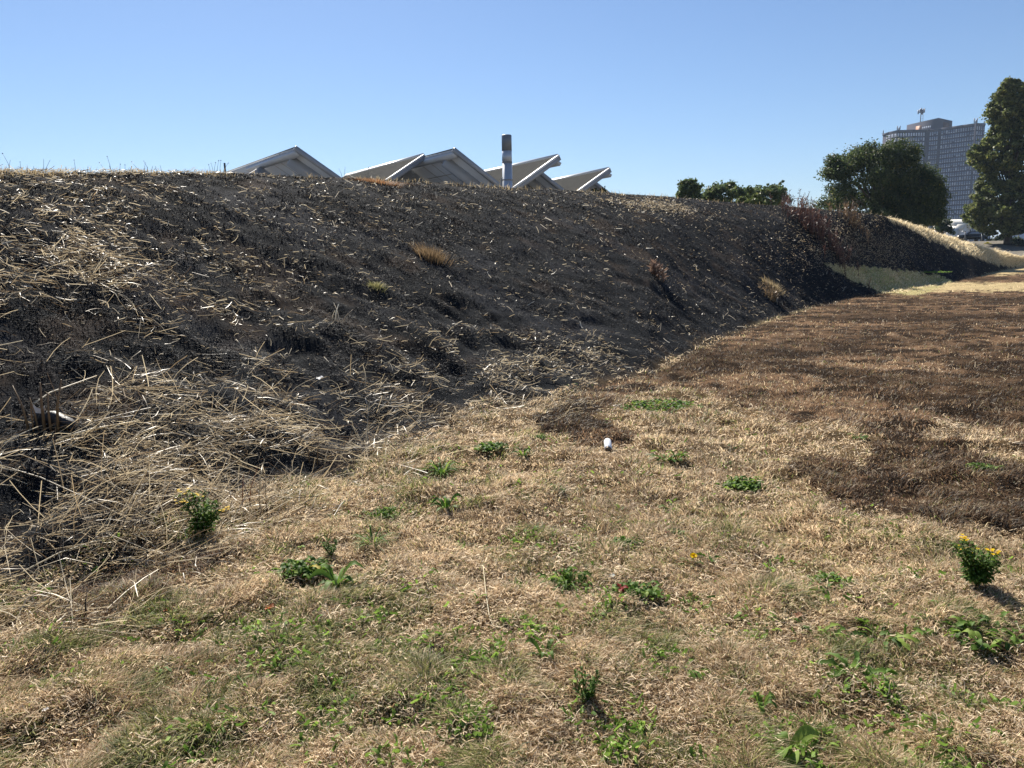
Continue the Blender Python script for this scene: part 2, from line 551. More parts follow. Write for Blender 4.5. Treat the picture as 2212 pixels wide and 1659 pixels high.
def make_thatch():
    x, y, d, t = lawn_points(230000)
    z = H(x, y)
    b, gold, toe, u, v = zones(x, y, z)
    k = (rng.random(len(x)) < np.where(b, .14, .85) * (.25 + 1.1 * noise(x, y, .22, 95))) & (d < 40)
    x, y, z, d, b = x[k], y[k], z[k], d[k], b[k]
    n = len(x)
    L = rng.uniform(.015, .055, n) * np.clip(d / 6, .9, 2.5)
    a = rng.uniform(0, 2 * np.pi, n)
    tilt = np.abs(rng.normal(.12, .35, n))
    tx = np.stack([np.cos(a) * np.cos(tilt), np.sin(a) * np.cos(tilt), np.sin(tilt)], -1)
    P = np.stack([x, y, z + rng.uniform(.002, .026, n)], -1)
    wd = np.clip(.0016 + .00034 * d, .002, .012) * rng.uniform(.7, 1.5, n)
    C = lerp((.46, .33, .20), (.90, .77, .58), np.clip(rng.normal(.5, .3, n), 0, 1))
    dk = rng.random(n) < .25
    C[dk] = lerp((.10, .065, .035), (.30, .20, .11), rng.random(n))[dk]
    C[b] = C[b] * .45
    o = link("lawn_thatch", strips("lawn_thatch", P, P + tx * L[:, None], wd, L * rng.normal(0, .28, n), C, M_grass))
    tag(o, "loose curled bits of dead grass lying in the lawn", "thatch", kind="stuff")
    # small leaves of clover and seedlings that nobody could count
    x, y, d, t = lawn_points(60000)
    z = H(x, y)
    b, gold, toe, u, v = zones(x, y, z)
    g = green_share(x, y, u, v) * sstep(.50, .68, noise(x, y, .30, 96) * .6 + noise(x, y, .11, 97) * .5)
    k = (rng.random(len(x)) < g * 1.9 * (.35 + .65 * sstep(350, 600, u))) & ~b & (d < 14)
    x, y, z, d = x[k], y[k], z[k], d[k]
    n = len(x)
    a = rng.uniform(0, 2 * np.pi, n)
    L = rng.uniform(.015, .05, n)
    tilt = np.abs(rng.normal(.35, .35, n))
    tx = np.stack([np.cos(a) * np.cos(tilt), np.sin(a) * np.cos(tilt), np.sin(tilt)], -1)
    P = np.stack([x, y, z + rng.uniform(.004, .03, n)], -1)
    C = lerp((.07, .14, .02), (.28, .42, .08), rng.random(n))
    o = link("clover", strips("clover", P, P + tx * L[:, None], rng.uniform(.006, .014, n), L * rng.uniform(.05, .3, n), C, M_leaf))
    tag(o, "scattered small green leaves growing through the dry lawn", "ground cover", kind="stuff")
make_thatch()

def slope_points(n, lo=-0.02, hi=1.12, azr=(-43, 37)):
    az = np.radians(rng.uniform(azr[0], azr[1], n))
    t = rng.uniform(lo, hi, n)
    Fd = np.interp(np.degrees(az), FA, FD)
    Rd = np.maximum(np.interp(np.degrees(az), RA, RD), Fd + 2)
    d = Fd + t * (Rd - Fd)
    return d * np.sin(az), d * np.cos(az), d, t

def slope_normal(x, y):
    e = .08
    hx = (H(x + e, y) - H(x - e, y)) / (2 * e)
    hy = (H(x, y + e) - H(x, y - e)) / (2 * e)
    n = np.stack([-hx, -hy, np.ones_like(hx)], -1)
    return n / np.linalg.norm(n, axis=1)[:, None]

def straw_density(x, y, t, u, v):
    """how much unburnt straw lies here, 0..1"""
    foot = np.exp(-((t - .05) / .13) ** 2) * sstep(720, 560, u)
    foot += .8 * np.exp(-((t - .09) / .14) ** 2) * sstep(330, 120, u)
    left = np.exp(-(((u - 40) / 190) ** 2 + ((v - 262) / 55) ** 2))
    top = np.exp(-((t - 1.02) / .05) ** 2) * sstep(330, 130, u) * .5
    streak = np.exp(-(((u - 655) / 40) ** 2 + ((v - 207 - (u - 655) * .12) / 5) ** 2)) * .9
    hollow = np.exp(-(((u - 860) / 60) ** 2 + ((v - 248) / 22) ** 2)) * .8
    patch = sstep(.38, .72, fbm(x, y, .62, 71)) * .5 + sstep(.40, .62, noise(x, y, .50, 7)) * .7
    return np.clip((foot * .38 + left * .42 + .085) * (.06 + 1.0 * patch) * (.35 + 1.2 * noise(x, y, .17, 78)) + top + streak + hollow, 0, 1)

def make_slope():
    # charred stubble
    x, y, d, t = slope_points(330000)
    z = H(x, y)
    b, gold, toe, u, v = zones(x, y, z)
    n = len(x)
    h = (.008 + .048 * np.clip(noise(x, y, .28, 72) * .7 + noise(x, y, .1, 73) * .5 - .3, 0, 1)) * rng.uniform(.5, 1.5, n)
    h *= np.clip(.75 + d / 40, 1, 2)
    wd = np.clip(.003 + .00055 * d, .004, .025) * rng.uniform(.6, 1.3, n)
    la = rng.normal(-.45, 1.1, n) + 2.0 * (fbm(x, y, 1.3, 76) - .5)
    lean = np.stack([np.cos(la), np.sin(la)], -1) * (h * rng.uniform(.6, 3.2, n))[:, None]
    h = h * rng.uniform(.35, 1, n)
    tone = np.clip(rng.normal(.30, .25, n) + .25 * (fbm(x, y, .8, 74) - .5), 0, 1)
    C = lerp((.008, .010, .015), (.058, .059, .066), tone ** 1.6)
    br = rng.random(n) < .035 + .05 * sstep(.55, .7, fbm(x, y, .7, 75))
    C[br] = lerp((.16, .105, .06), (.34, .27, .18), rng.random(n))[br]
    k = ~(gold | toe)
    P = np.stack([x, y, z - .004], -1)
    o = link("charred_stubble", blades("charred_stubble", P[k], h[k], wd[k], lean[k], C[k], M_char))
    tag(o, "blackened burnt grass stubble covering the bank", "stubble", kind="stuff")
    # golden grass that did not burn, on the far end of the bank and at its toe, and beyond the crest
    x, y, d, t = slope_points(60000, -.25, 1.5, (22, 40))
    z = H(x, y)
    b, gold, toe, u, v = zones(x, y, z)
    k = gold | (toe & (rng.random(len(x)) < .75))
    x, y, z, d, u, v, gl = x[k], y[k], z[k], d[k], u[k], v[k], gold[k]
    n = len(x)
    h = np.where(gl, rng.uniform(.05, .26, n) * (.4 + noise(x, y, 1.1, 91)), rng.uniform(.03, .13, n) * (.3 + noise(x, y, .8, 92))) * np.where(rng.random(n) < .04, 1.9, 1)
    wd = rng.uniform(.02, .06, n)
    la = rng.normal(-.4, .7, n)
    lean = np.stack([np.cos(la), np.sin(la)], -1) * (h * rng.uniform(.2, 1.2, n))[:, None]
    C = lerp((.54, .43, .25), (.86, .75, .53), rng.random(n))
    gr = (~gl) & (rng.random(n) < .10 + .5 * sstep(.5, .65, noise(x, y, 1.5, 93)))
    C[gr] = lerp((.22, .25, .08), (.55, .55, .26), rng.random(n))[gr]
    o = link("golden_grass", blades("golden_grass", np.stack([x, y, z - .01], -1), h, wd, lean, C, M_grass))
    tag(o, "tall unburnt golden grass on the far end of the bank", "grass", kind="stuff")
    # fringe of dry grass along the crest
    n = 16000
    x, y, d, t = slope_points(n, .93, 1.10, (-43, 31))
    z = H(x, y)
    u, v = project(x, y, z)
    keep = rng.random(n) < np.clip(.25 + .75 * sstep(330, 120, u) - .15 * sstep(500, 800, u), .06, 1) * sstep(.35, .6, fbm(x, y, .9, 81))
    x, y, z, d, u = x[keep], y[keep], z[keep], d[keep], u[keep]
    n = len(x)
    h = rng.uniform(.02, .10, n) * (1 + .5 * (rng.random(n) < .1)) * np.clip(d / 12, .8, 2)
    wd = rng.uniform(.004, .007, n) * np.clip(d / 12, .8, 2.5)
    la = rng.uniform(0, 2 * np.pi, n)
    lean = np.stack([np.cos(la), np.sin(la)], -1) * (h * rng.uniform(.1, .9, n))[:, None]
    C = lerp((.20, .14, .07), (.52, .42, .25), rng.random(n))
    o = link("crest_grass", blades("crest_grass", np.stack([x, y, z - .005], -1), h, wd, lean, C, M_grass))
    tag(o, "thin dry grass fringe along the crest of the bank", "grass", kind="stuff")
    # loose straw lying over the burnt slope
    n = 330000
    x, y, d, t = slope_points(n, -.10, 1.04)
    z = H(x, y)
    b, gold, toe, u, v = zones(x, y, z)
    ds = straw_density(x, y, t, u, v)
    keep = (rng.random(n) < ds ** 1.25) & ~gold
    x, y, z, d, t, u, v, ds = [q[keep] for q in (x, y, z, d, t, u, v, ds)]
    n = len(x)
    nr = slope_normal(x, y)
    L = rng.uniform(.02, .10, n) + (rng.random(n) < .10 + .30 * sstep(11, 6, d)) * rng.uniform(.05, .36, n) * sstep(14, 6, d)
    a = rng.uniform(0, np.pi, n) * np.where(rng.random(n) < .6, .55, 2) + rng.normal(-.45, .55, n) + 2.2 * (fbm(x, y, .45, 77) - .5)
    tx = np.stack([np.cos(a), np.sin(a), np.zeros(n)], -1)
    tx = tx - nr * (tx * nr).sum(1)[:, None]
    tx /= np.linalg.norm(tx, axis=1)[:, None]
    tilt = np.abs(rng.normal(0, .24, n)) + (rng.random(n) < .10) * rng.uniform(.3, 1.1, n)
    tx = tx * np.cos(tilt)[:, None] + nr * np.sin(tilt)[:, None]
    P = np.stack([x, y, z], -1) + nr * (rng.uniform(.002, .075, n) * (.2 + ds))[:, None]
    wd = np.clip(.0018 + .00030 * d, .0025, .010) * rng.uniform(.7, 1.5, n)
    C = lerp((.30, .215, .12), (.84, .72, .50), np.clip(rng.normal(.5, .3, n), 0, 1))
    dk = rng.random(n) < .22
    C[dk] = lerp((.05, .04, .03), (.16, .11, .07), rng.random(n))[dk]
    o = link("loose_straw", strips("loose_straw", P, P + tx * L[:, None], wd, L * rng.normal(0, .15, n), C, M_straw))
    tag(o, "pale loose straw scattered over the burnt bank, thickest along its foot", "straw", kind="stuff")
    # bleached stalks and scraps that catch the light
    n = 800
    x, y, d, t = slope_points(n, .03, 1.0)
    z = H(x, y)
    nr = slope_normal(x, y)
    L = rng.uniform(.04, .15, n) * np.clip(d / 11, .7, 1.6)
    a = rng.uniform(0, 2 * np.pi, n)
    tx = np.stack([np.cos(a), np.sin(a), np.zeros(n)], -1)
    tx = tx - nr * (tx * nr).sum(1)[:, None]
    tilt = np.abs(rng.normal(.1, .35, n))
    tx = tx * np.cos(tilt)[:, None] + nr * np.sin(tilt)[:, None]
    P = np.stack([x, y, z], -1) + nr * .015
    wd = np.clip(.0035 + .00028 * d, .004, .014) * rng.uniform(.7, 1.5, n)
    C = lerp((.50, .42, .30), (.80, .74, .62), rng.random(n))
    o = link("bleached_stalks", strips("bleached_stalks", P, P + tx * L[:, None], wd, L * rng.normal(0, .22, n), C, M_straw))
    tag(o, "short bleached stalks glinting on the burnt bank", "straw", kind="stuff")
make_slope()

# ------------------------------------------------------------------ leisure building: four gabled roofs behind the bank
M_sheet = plain("roof_sheet", (.135, .130, .114), .8, 0.0, .08, 1.5, 0, .06)
M_pan = plain("shaded_pan", (.028, .026, .024), .7, 0.0, .15, 1.5, 0, .1)  # shade between the roof ribs, put into the pan colour
M_trim = plain("white_trim", (.66, .655, .64), .4, 0, .05, 2)
M_soffit = plain("soffit_board", (.52, .55, .60), .6, 0, .06, .8)
M_fascia = plain("grey_fascia", (.30, .31, .33), .45, 0, .08, 2)
M_clad = plain("grey_cladding", (.33, .34, .36), .6, 0, .08, 1.2)
M_dark = plain("dark_metal", (.06, .065, .075), .5, 0, .15, 3)
M_seam = plain("seam_line", (.28, .26, .23), .7, 0, .05, 2)

RDIR = np.array([-.56, .83, 0])
RDIR = RDIR / np.linalg.norm(RDIR)
DOWN_R = np.array([.83, .56, 0])                      # horizontal direction of the right-hand slope
DOWN_R = DOWN_R / np.linalg.norm(DOWN_R)
ZR, PT = 8.39, .62
UP = np.array([0, 0, 1.0])

def roof_unit(parent, fx, fy, vL, vR, rdir, W=4.75, L=17.0):
    RDIR = np.array([rdir[0], rdir[1], 0]) / math.hypot(*rdir)
    DOWN_R = np.array([RDIR[1], -RDIR[0], 0])
    F0 = np.array([fx, fy, ZR])
    dr = DOWN_R - UP * PT
    dl = -DOWN_R - UP * PT
    nR = np.cross(RDIR, DOWN_R)
    # left slope: ribbed metal sheet
    sheet = MB()
    P0 = F0 + RDIR * vL
    nl = np.cross(dl, RDIR)
    nl = nl / np.linalg.norm(nl)
    if nl[2] < 0:
        nl = -nl
    per, n = .40, int((L - vL) / .40)
    prof = [(0, 0), (.20, 0), (.215, .13), (.30, .13), (.315, 0)]
    rows = []
    for i in range(n):
        for a, hh in prof:
            p = P0 + RDIR * (i * per + a) + nl * (.02 + hh)
            rows.append((p, p + dl * W))
    V = [q for r in rows for q in r]
    for i in range(len(rows) - 1):
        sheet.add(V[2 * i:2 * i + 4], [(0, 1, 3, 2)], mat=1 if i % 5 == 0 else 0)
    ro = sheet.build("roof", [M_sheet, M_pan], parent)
    deck = MB()
    deck.prism([P0 + RDIR * .01 - nl * .02, P0 + RDIR * (L - vL) - nl * .02, P0 + RDIR * (L - vL) + dl * W - nl * .02, P0 + RDIR * .01 + dl * W - nl * .02], -nl * .22)
    deck.build("soffit", M_soffit, ro)
    tr = MB()                                            # verge: a pale capping over a deep grey board
    tr.prism([P0 - RDIR * .28 + nl * .12, P0 + RDIR * .02 + nl * .12, P0 + RDIR * .02 + nl * .12 + dl * W, P0 - RDIR * .28 + nl * .12 + dl * W], -nl * .10)
    tr.build("verge_trim", M_trim, ro)
    fb = MB()
    fb.prism([P0 - RDIR * .24 + nl * .018, P0 - RDIR * .02 + nl * .018, P0 - RDIR * .02 + nl * .018 + dl * W * .995, P0 - RDIR * .24 + nl * .018 + dl * W * .995], -nl * .26)
    fb.build("fascia", M_fascia, ro)
    cap = MB()
    q = F0 + RDIR * vL + UP * .03
    cap.prism([q + nl * .10 + dl * .30, q + UP * .17, q - dl * .0 + dr * .22 + UP * .10, q + UP * .02], RDIR * (L - vL))
    cap.build("ridge_cap", M_trim, ro)
    # right slope
    nr = np.cross(RDIR, dr)
    nr = nr / np.linalg.norm(nr)
    if nr[2] < 0:
        nr = -nr
    Q0 = F0 + RDIR * vR
    r2 = MB()
    r2.prism([Q0, Q0 + RDIR * (L - vR), Q0 + RDIR * (L - vR) + dr * W, Q0 + dr * W], -nr * .10)
    r2 = r2.build("roof", M_sheet, parent)
    sf = MB()
    a = Q0 + RDIR * .16 - nr * .105
    sf.prism([a, a + RDIR * (L - vR - .2), a + RDIR * (L - vR - .2) + dr * W, a + dr * W], -nr * .05, 0)
    for k in range(1, 4):                               # board joints
        b = a + RDIR * (1.15 + 1.25 * k) - nr * .052
        sf.prism([b, b + RDIR * .045, b + RDIR * .045 + dr * W, b + dr * W], -nr * .012, 1)
    for k in (1.6, 3.2):
        b = a + dr * k - nr * .052 + RDIR * 1.4
        sf.prism([b, b + dr * .04, b + dr * .04 + RDIR * 5, b + RDIR * 5], -nr * .010, 1)
    sf.build("soffit", [M_soffit, M_seam], r2)
    f2 = MB()
    b = Q0 - RDIR * .08 + nr * .04
    f2.prism([b, b + RDIR * .22, b + RDIR * .22 + dr * W, b + dr * W], -nr * .26)
    f2.build("fascia", M_fascia, r2)
    rb = MB()                                           # ridge beam along the open edge, and the rafter inside it
    b = F0 + RDIR * min(vR + .1, vL) - nr * .16 + dr * .06
    rb.prism([b, b + RDIR * 9, b + RDIR * 9 + dr * .34, b + dr * .34], -nr * .22)
    rb.build("ridge_beam", M_soffit, r2)
    rf = MB()
    b = Q0 + RDIR * 1.25 - nr * .16 + dr * .35
    rf.prism([b, b + RDIR * .30, b + RDIR * .30 + dr * (W - .4), b + dr * (W - .4)], -nr * .62)
    rf.build("rafter", M_clad, r2)
    # recessed gable wall and side walls down to the ground
    g = MB()
    c = F0 + RDIR * 6.3
    hw = W - .35
    zt = ZR - PT * hw - .45
    pts = [c + DOWN_R * hw * -1, c + DOWN_R * hw]
    pl = [np.array([pts[0][0], pts[0][1], 0]), np.array([pts[1][0], pts[1][1], 0]), np.array([pts[1][0], pts[1][1], zt]), np.array([c[0], c[1], ZR - .45]), np.array([pts[0][0], pts[0][1], zt])]
    g.prism(pl, RDIR * .25)
    wall = g.build("wall", M_clad, parent)
    gl = MB()
    for k in (-1.9, .35, 2.2):
        p = c - RDIR * .03 + DOWN_R * k
        zz = ZR - PT * (abs(k) + 1.25) - 1.0
        gl.prism([(p[0], p[1], 3.2), tuple(p + DOWN_R * 1.3)[:2] + (3.2,), tuple(p + DOWN_R * 1.3)[:2] + (zz,), (p[0], p[1], zz)], -RDIR * .05)
    gl.build("glazing", M_dark, wall)

build = thing("leisure_building", "long grey building with four pointed gable roofs rising behind the burnt bank", "building", (0, 0, 0))
for (fx, fy, vL, vR, rdir) in ((-12.22, 45.56, 15.5, 0.0, (-.586, .811)), (-3.20, 47.46, 4.0, 0.0, (-.557, .831)), (3.34, 52.40, 0.0, 3.4, (-.517, .856)), (7.77, 60.37, 0.0, 3.4, (-.435, .90))):
    roof_unit(build, fx, fy, vL, vR, rdir)

# steel flue
fx, fy = -0.32, 46.0
ft = at(505.5, 135, fy)
flue = thing("flue", "tall pale steel flue with a dark top standing between the gable roofs", "chimney", (float(at(507, 160, fy)[0]), fy, 0))
M_steel = plain("flue_steel", (.42, .46, .52), .42, .4, .10, 1.5)
M_soot = plain("sooty_steel", (.16, .18, .21), .5, .3, .2, 2)
M_band = plain("flue_band", (.22, .22, .23), .5, .3, .1, 3)
zt = float(ft[2])
f = MB()
f.tube([(0, 0, 0), (0, 0, zt - 1.55)], [.29, .29], 24)
f.build("shaft", M_steel, flue, smooth=False)
f = MB()
f.tube([(0, 0, zt - 1.55), (0, 0, zt - .9)], [.288, .288], 24, 0)
f.build("upper_section", M_steel, flue)
f = MB()
f.tube([(0, 0, zt - .9), (0, 0, zt - .03), (0, 0, zt)], [.292, .292, .26], 24)
f.build("cap", M_soot, flue)
for zz in (1.55, 2.55, 3.15, 4.75, 4.95):
    f = MB()
    f.tube([(0, 0, zt - zz - .035), (0, 0, zt - zz + .035)], [.302, .302], 24)
    f.build("band", M_band, flue)
f = MB()
f.tube([(-.34, -.05, 0), (-.34, -.05, zt - 2.5), (-.30, -.05, zt - 2.4), (-.22, -.05, zt - 2.38)], [.05, .05, .05, .05], 8)
f.build("side_pipe", M_band, flue)

def mast_lamp(name, label, cat, u, v, Y, zbase, arm, r=.05, group=None):
    p = at(u, v, Y)
    o = thing(name, label, cat, (float(p[0]), Y, zbase), group)
    h = float(p[2]) - zbase
    k = MB()
    k.tube([(0, 0, 0), (0, 0, h * .5), (0, 0, h)], [r * 1.25, r * 1.1, r], 8)
    k.build("pole", M_dark if arm < -.5 else M_band, o)
    k = MB()
    za = h - (.55 if arm < -.5 else .05)
    k.tube([(0, 0, za - .03), (arm * .5, 0, za + .02), (arm, 0, za - .02)], [r * .8, r * .7, r * .6], 6)
    k.build("arm", M_dark if arm < -.5 else M_band, o)
    k = MB()
    s = 1 if arm > 0 else -1
    k.prism([(arm, -.12, za - .10), (arm, .12, za - .10), (arm * .45, .12, za - .10), (arm * .45, -.12, za - .10)], (0, 0, .17))
    k.build("lamp_head", M_dark if arm < -.5 else M_trim, o)
    return o
mast_lamp("floodlight_pole", "dark floodlight pole with a side arm at the left end of the gable roofs", "street lamp", 224.5, 163, 40.0, 0, -1.0)

# ------------------------------------------------------------------ tower block
M_brick = plain("tower_cladding", (.070, .070, .088), .95, 0, .2, .05, 0, .03)  # bluish distance haze is mixed into the tower's wall, glass and panel colours
M_tglass = plain("tower_glass", (.20, .25, .34), .4, 0, .35, .12, 0, .3)
M_blind = plain("tower_panel", (.48, .52, .60), .9, 0, .3, .15, 0, .03)
M_sunlit = plain("sunlit_brick", (.34, .16, .09), .7, 0, .15, .2)  # orange sun reflection painted as the colour of one wall panel
Zf = 3.984 * 1612 / 680
def tpx(X, Yv):
    return (3400 + X * 680 / 1612) / 3.984, (300 + Yv * 680 / 1612) / 3.984
def tower():
    T = thing("tower_block", "tall dark office tower with rows of small windows behind the trees", "tower", (0, 0, 0))
    path = [(278, 560), (340, 541), (415, 525), (480, 523), (560, 521), (680, 519), (705, 517), (720, 517), (805, 508), (812, 507), (830, 505), (935, 490), (1040, 475), (1150, 460), (1162, 458), (1245, 461)]
    u7, v7 = tpx(1162, 458)
    zt = at(u7, v7, 540.0)[2]
    pts = []
    for X, Yv in path:
        u, v = tpx(X, Yv)
        d = ray(u, v)
        pts.append(EYE + d * ((zt - CAMH) / d[2]))
    pts = np.array(pts)
    dep = np.array([8.0, 40.0])
    # push the two recessed slots back
    for i in (6, 7, 8, 9):
        pass
    back = [np.array([pts[-1][0] + 10, pts[-1][1] + 26]), np.array([pts[5][0] + 4, pts[5][1] + 34]), np.array([pts[0][0] + 14, pts[0][1] + 22])]
    foot = [p[:2] for p in pts] + back
    n = len(foot)
    w = MB()
    z0 = 0.0
    V = [(p[0], p[1], z0) for p in foot] + [(p[0], p[1], zt) for p in foot]
    w.add(V, [(i, (i + 1) % n, n + (i + 1) % n, n + i) for i in range(n)] + [tuple(range(n, 2 * n))])
    w.build("wall", M_brick, T)
    FLH = 3.28
    nfl = 27
    # window modules: a glass light above a pale panel, set a little proud of dark piers
    segs = [(0, 2, 4), (2, 5, 11), (7, 8, 4), (10, 13, 14), (14, 15, 4)]
    wins = []
    for a, b, cnt in segs:
        if a == 2:
            chain = [pts[2], pts[3], pts[4], pts[5]]
        elif a == 0:
            chain = [pts[0] * .45 + pts[1] * .55, pts[1], pts[2]]
        elif a == 10:
            chain = [pts[10], pts[11], pts[12], pts[13]]
        else:
            chain = [pts[a], pts[b]]
        ch = np.array(chain)[:, :2]
        sl_ = np.concatenate([[0], np.cumsum(np.linalg.norm(np.diff(ch, axis=0), axis=1))])
        for k in range(cnt):
            s = (k + .5) / cnt * sl_[-1]
            wd = sl_[-1] / cnt * (.56 if a != 14 else .35)
            i = min(int(np.searchsorted(sl_, s)) - 1, len(ch) - 2)
            tdir = (ch[i + 1] - ch[i]) / np.linalg.norm(ch[i + 1] - ch[i])
            c = ch[i] + tdir * (s - sl_[i])
            nrm = np.array([tdir[1], -tdir[0]])
            for fl in range(nfl):
                wins.append((fl, a, c, tdir, nrm, wd))
    wins.sort(key=lambda q: (q[0], q[1]))
    def win_mesh(mb, fl, a, c, td, nr, wd):
        ztop = zt - 1.6 - fl * FLH
        pale = a in (0, 2) and fl % 2 == 0
        def quad(x0, x1, za, zb, off, mat):
            p = [np.array([*(c + td * x0 - nr * -off), za]), np.array([*(c + td * x1 - nr * -off), za]), np.array([*(c + td * x1 - nr * -off), zb]), np.array([*(c + td * x0 - nr * -off), zb])]
            mb.prism(p, np.array([*(-nr * .3), 0]), mat)
        h = wd / 2
        r = random.random()
        gl = 1 if (pale or r < .12) else 0
        quad(-h, h, ztop - 1.55, ztop - .1, .12, gl)
        if r < .93:
            quad(-h, h, ztop - 2.2, ztop - 1.65, .13, 1)
    shown = 0
    rest = MB()
    for q in wins:
        if shown < 100 and q[1] in (2, 7, 10) and q[0] < 5 and (q[1] != 2 or q[0] == 0):
            mb = MB()
            win_mesh(mb, *q)
            mb.build("window", [M_tglass, M_blind], T)
            shown += 1
        else:
            win_mesh(rest, *q)
    tag(rest.build("window_rows", [M_tglass, M_blind], T), kind="stuff")
    # floor bands and dark vertical recesses
    # central upper block
    blk = [(505, 470), (650, 436), (805, 402), (935, 430)]
    zb = None
    P = []
    u, v = tpx(805, 402)
    d = ray(u, v)
    q = EYE + d * (572.0 / d[1])
    zb = q[2]
    for X, Yv in blk:
        u, v = tpx(X, Yv)
        d = ray(u, v)
        P.append((EYE + d * ((zb - CAMH) / d[2]))[:2])
    bk = [P[-1] + np.array([2, 20]), P[0] + np.array([10, 16])]
    F = list(P) + bk
    n = len(F)
    w = MB()
    w.add([(p[0], p[1], zt - 12) for p in F] + [(p[0], p[1], zb) for p in F], [(i, (i + 1) % n, n + (i + 1) % n, n + i) for i in range(n)] + [tuple(range(n, 2 * n))])
    w.build("upper_block", M_brick, T)
    pmats = [M_sunlit, plain("brown_panel", (.11, .065, .05), .9, 0, .1, 1, 0, .05), M_blind]
    def face(i, f0, f1, za, zc, off, mat):
        pan = MB()
        a, b = P[i], P[i + 1]
        td = (b - a)
        nr = np.array([td[1], -td[0]]) / np.linalg.norm(td)
        p0, p1 = a + td * f0 + nr * off, a + td * f1 + nr * off
        pan.prism([(p0[0], p0[1], za), (p1[0], p1[1], za), (p1[0], p1[1], zc), (p0[0], p0[1], zc)], (-nr[0] * .3, -nr[1] * .3, 0), 0)
        pan.build("wall_panel" if mat < 2 else "upper_window", pmats[mat], T)
    face(0, .62, .98, zb - 9.5, zb - 2.6, .12, 0)
    face(2, .35, .8, zb - 7.5, zb - 2.0, .10, 1)
    for k in range(5):
        for r_ in range(2):
            face(1, .06 + k * .11, .12 + k * .11, zb - 5.5 - r_ * 3.6, zb - 4.2 - r_ * 3.6, .12, 2)
    for k in range(3):
        face(0, .1 + k * .16, .15 + k * .16, zb - 9, zb - 4.5, .12, 2)

    par = MB()                                         # parapet
    for i in range(len(pts) - 1):
        a, b = pts[i][:2], pts[i + 1][:2]
        td = (b - a) / np.linalg.norm(b - a)
        nr = np.array([td[1], -td[0]]) * .35
        par.prism([(a[0] + nr[0], a[1] + nr[1], zt - .9), (b[0] + nr[0], b[1] + nr[1], zt - .9), (b[0] + nr[0], b[1] + nr[1], zt + .5), (a[0] + nr[0], a[1] + nr[1], zt + .5)], (-nr[0] * 2, -nr[1] * 2, 0))
    par.build("parapet", M_brick, T)
    # slots: tall dark channels
    sl2 = MB()
    for i, j in ((5, 7), (8, 10), (13, 14)):
        a, b = pts[i][:2], pts[j][:2]
        td = (b - a) / np.linalg.norm(b - a)
        nr = np.array([td[1], -td[0]])
        for s in np.linspace(.25, .75, 2):
            c = a + (b - a) * s
            sl2.prism([(c[0] - td[0] * .25 + nr[0] * .5, c[1] - td[1] * .25 + nr[1] * .5, 0), (c[0] + td[0] * .25 + nr[0] * .5, c[1] + td[1] * .25 + nr[1] * .5, 0),
                       (c[0] + td[0] * .25 + nr[0] * .5, c[1] + td[1] * .25 + nr[1] * .5, zt), (c[0] - td[0] * .25 + nr[0] * .5, c[1] - td[1] * .25 + nr[1] * .5, zt)], (-nr[0] * .6, -nr[1] * .6, 0))
    sl2.build("pier", M_brick, T)
    return zt, zb, pts, P
ZT, ZB, TP, TB = tower()
M_ant = plain("antenna_grey", (.16, .17, .20), .5, .3)
def antenna(label, X, Yb, Yt, Y, zb, kind):
    u, v = tpx(X, Yb)
    p = at(u, v, Y)
    ut, vt = tpx(X, Yt)
    h = float(at(ut, vt, Y)[2]) - zb
    o = thing("antenna_mast", label, "antenna", (float(p[0]), Y, zb))
    k = MB()
    if kind == 0:
        k.tube([(0, 0, 0), (0, 0, h)], [.3, .22], 6)
        k.build("mast", M_ant, o)
        k = MB()
        k.tube([(1.9, 0, 0), (1.9, 0, h * .62)], [.12, .12], 5)
        for q in range(5):
            k.box((.2, -.1, .5 + q * h * .12), (1.8, .1, .62 + q * h * .12))
        k.build("ladder", M_ant, o)
        for (dx, z0, z1, wd) in ((-2.0, .62, .92, .35), (-.6, .7, .98, .55), (.9, .58, .95, .6), (1.6, .68, 1.0, .35), (2.6, .72, 1.04, .28), (.2, .8, 1.06, .4)):
            k = MB()
            k.box((dx - wd, -.3, h * z0), (dx + wd, .3, h * z1))
            k.tube([(0, 0, h * (z0 + .1)), (dx, 0, h * (z0 + .1))], [.1, .1], 5)
            k.build("panel_antenna", M_ant, o)
    else:
        for dx in ((-.9, .2, 1.0) if kind == 1 else (0,)):
            k = MB()
            k.tube([(dx, 0, 0), (dx, 0, h * .45)], [.12, .12], 5)
            k.box((dx - .28, -.2, h * .3), (dx + .28, .2, h * (1.0 if dx != .2 else .7)))
            k.build("panel_antenna", M_ant, o)
        k = MB()
        k.box((-1.1, -.1, h * .25), (1.2, .1, h * .32))
        k.build("bracket", M_ant, o)
antenna("tall lattice antenna mast on the tallest central block of the tower", 632, 436, 318, 590, float(ZB), 0)
antenna("group of panel antennas on the left roof of the tower", 425, 524, 478, float(TP[2][1]) + 2, float(ZT), 1)
antenna("group of panel antennas on the right roof of the tower", 1152, 460, 406, float(TP[13][1]) + 2, float(ZT), 1)
antenna("single antenna at the far left corner of the tower roof", 281, 559, 520, float(TP[0][1]) + 2, float(ZT), 2)
antenna("small antenna at the far right corner of the tower roof", 1234, 460, 430, float(TP[15][1]) + 2, float(ZT), 2)

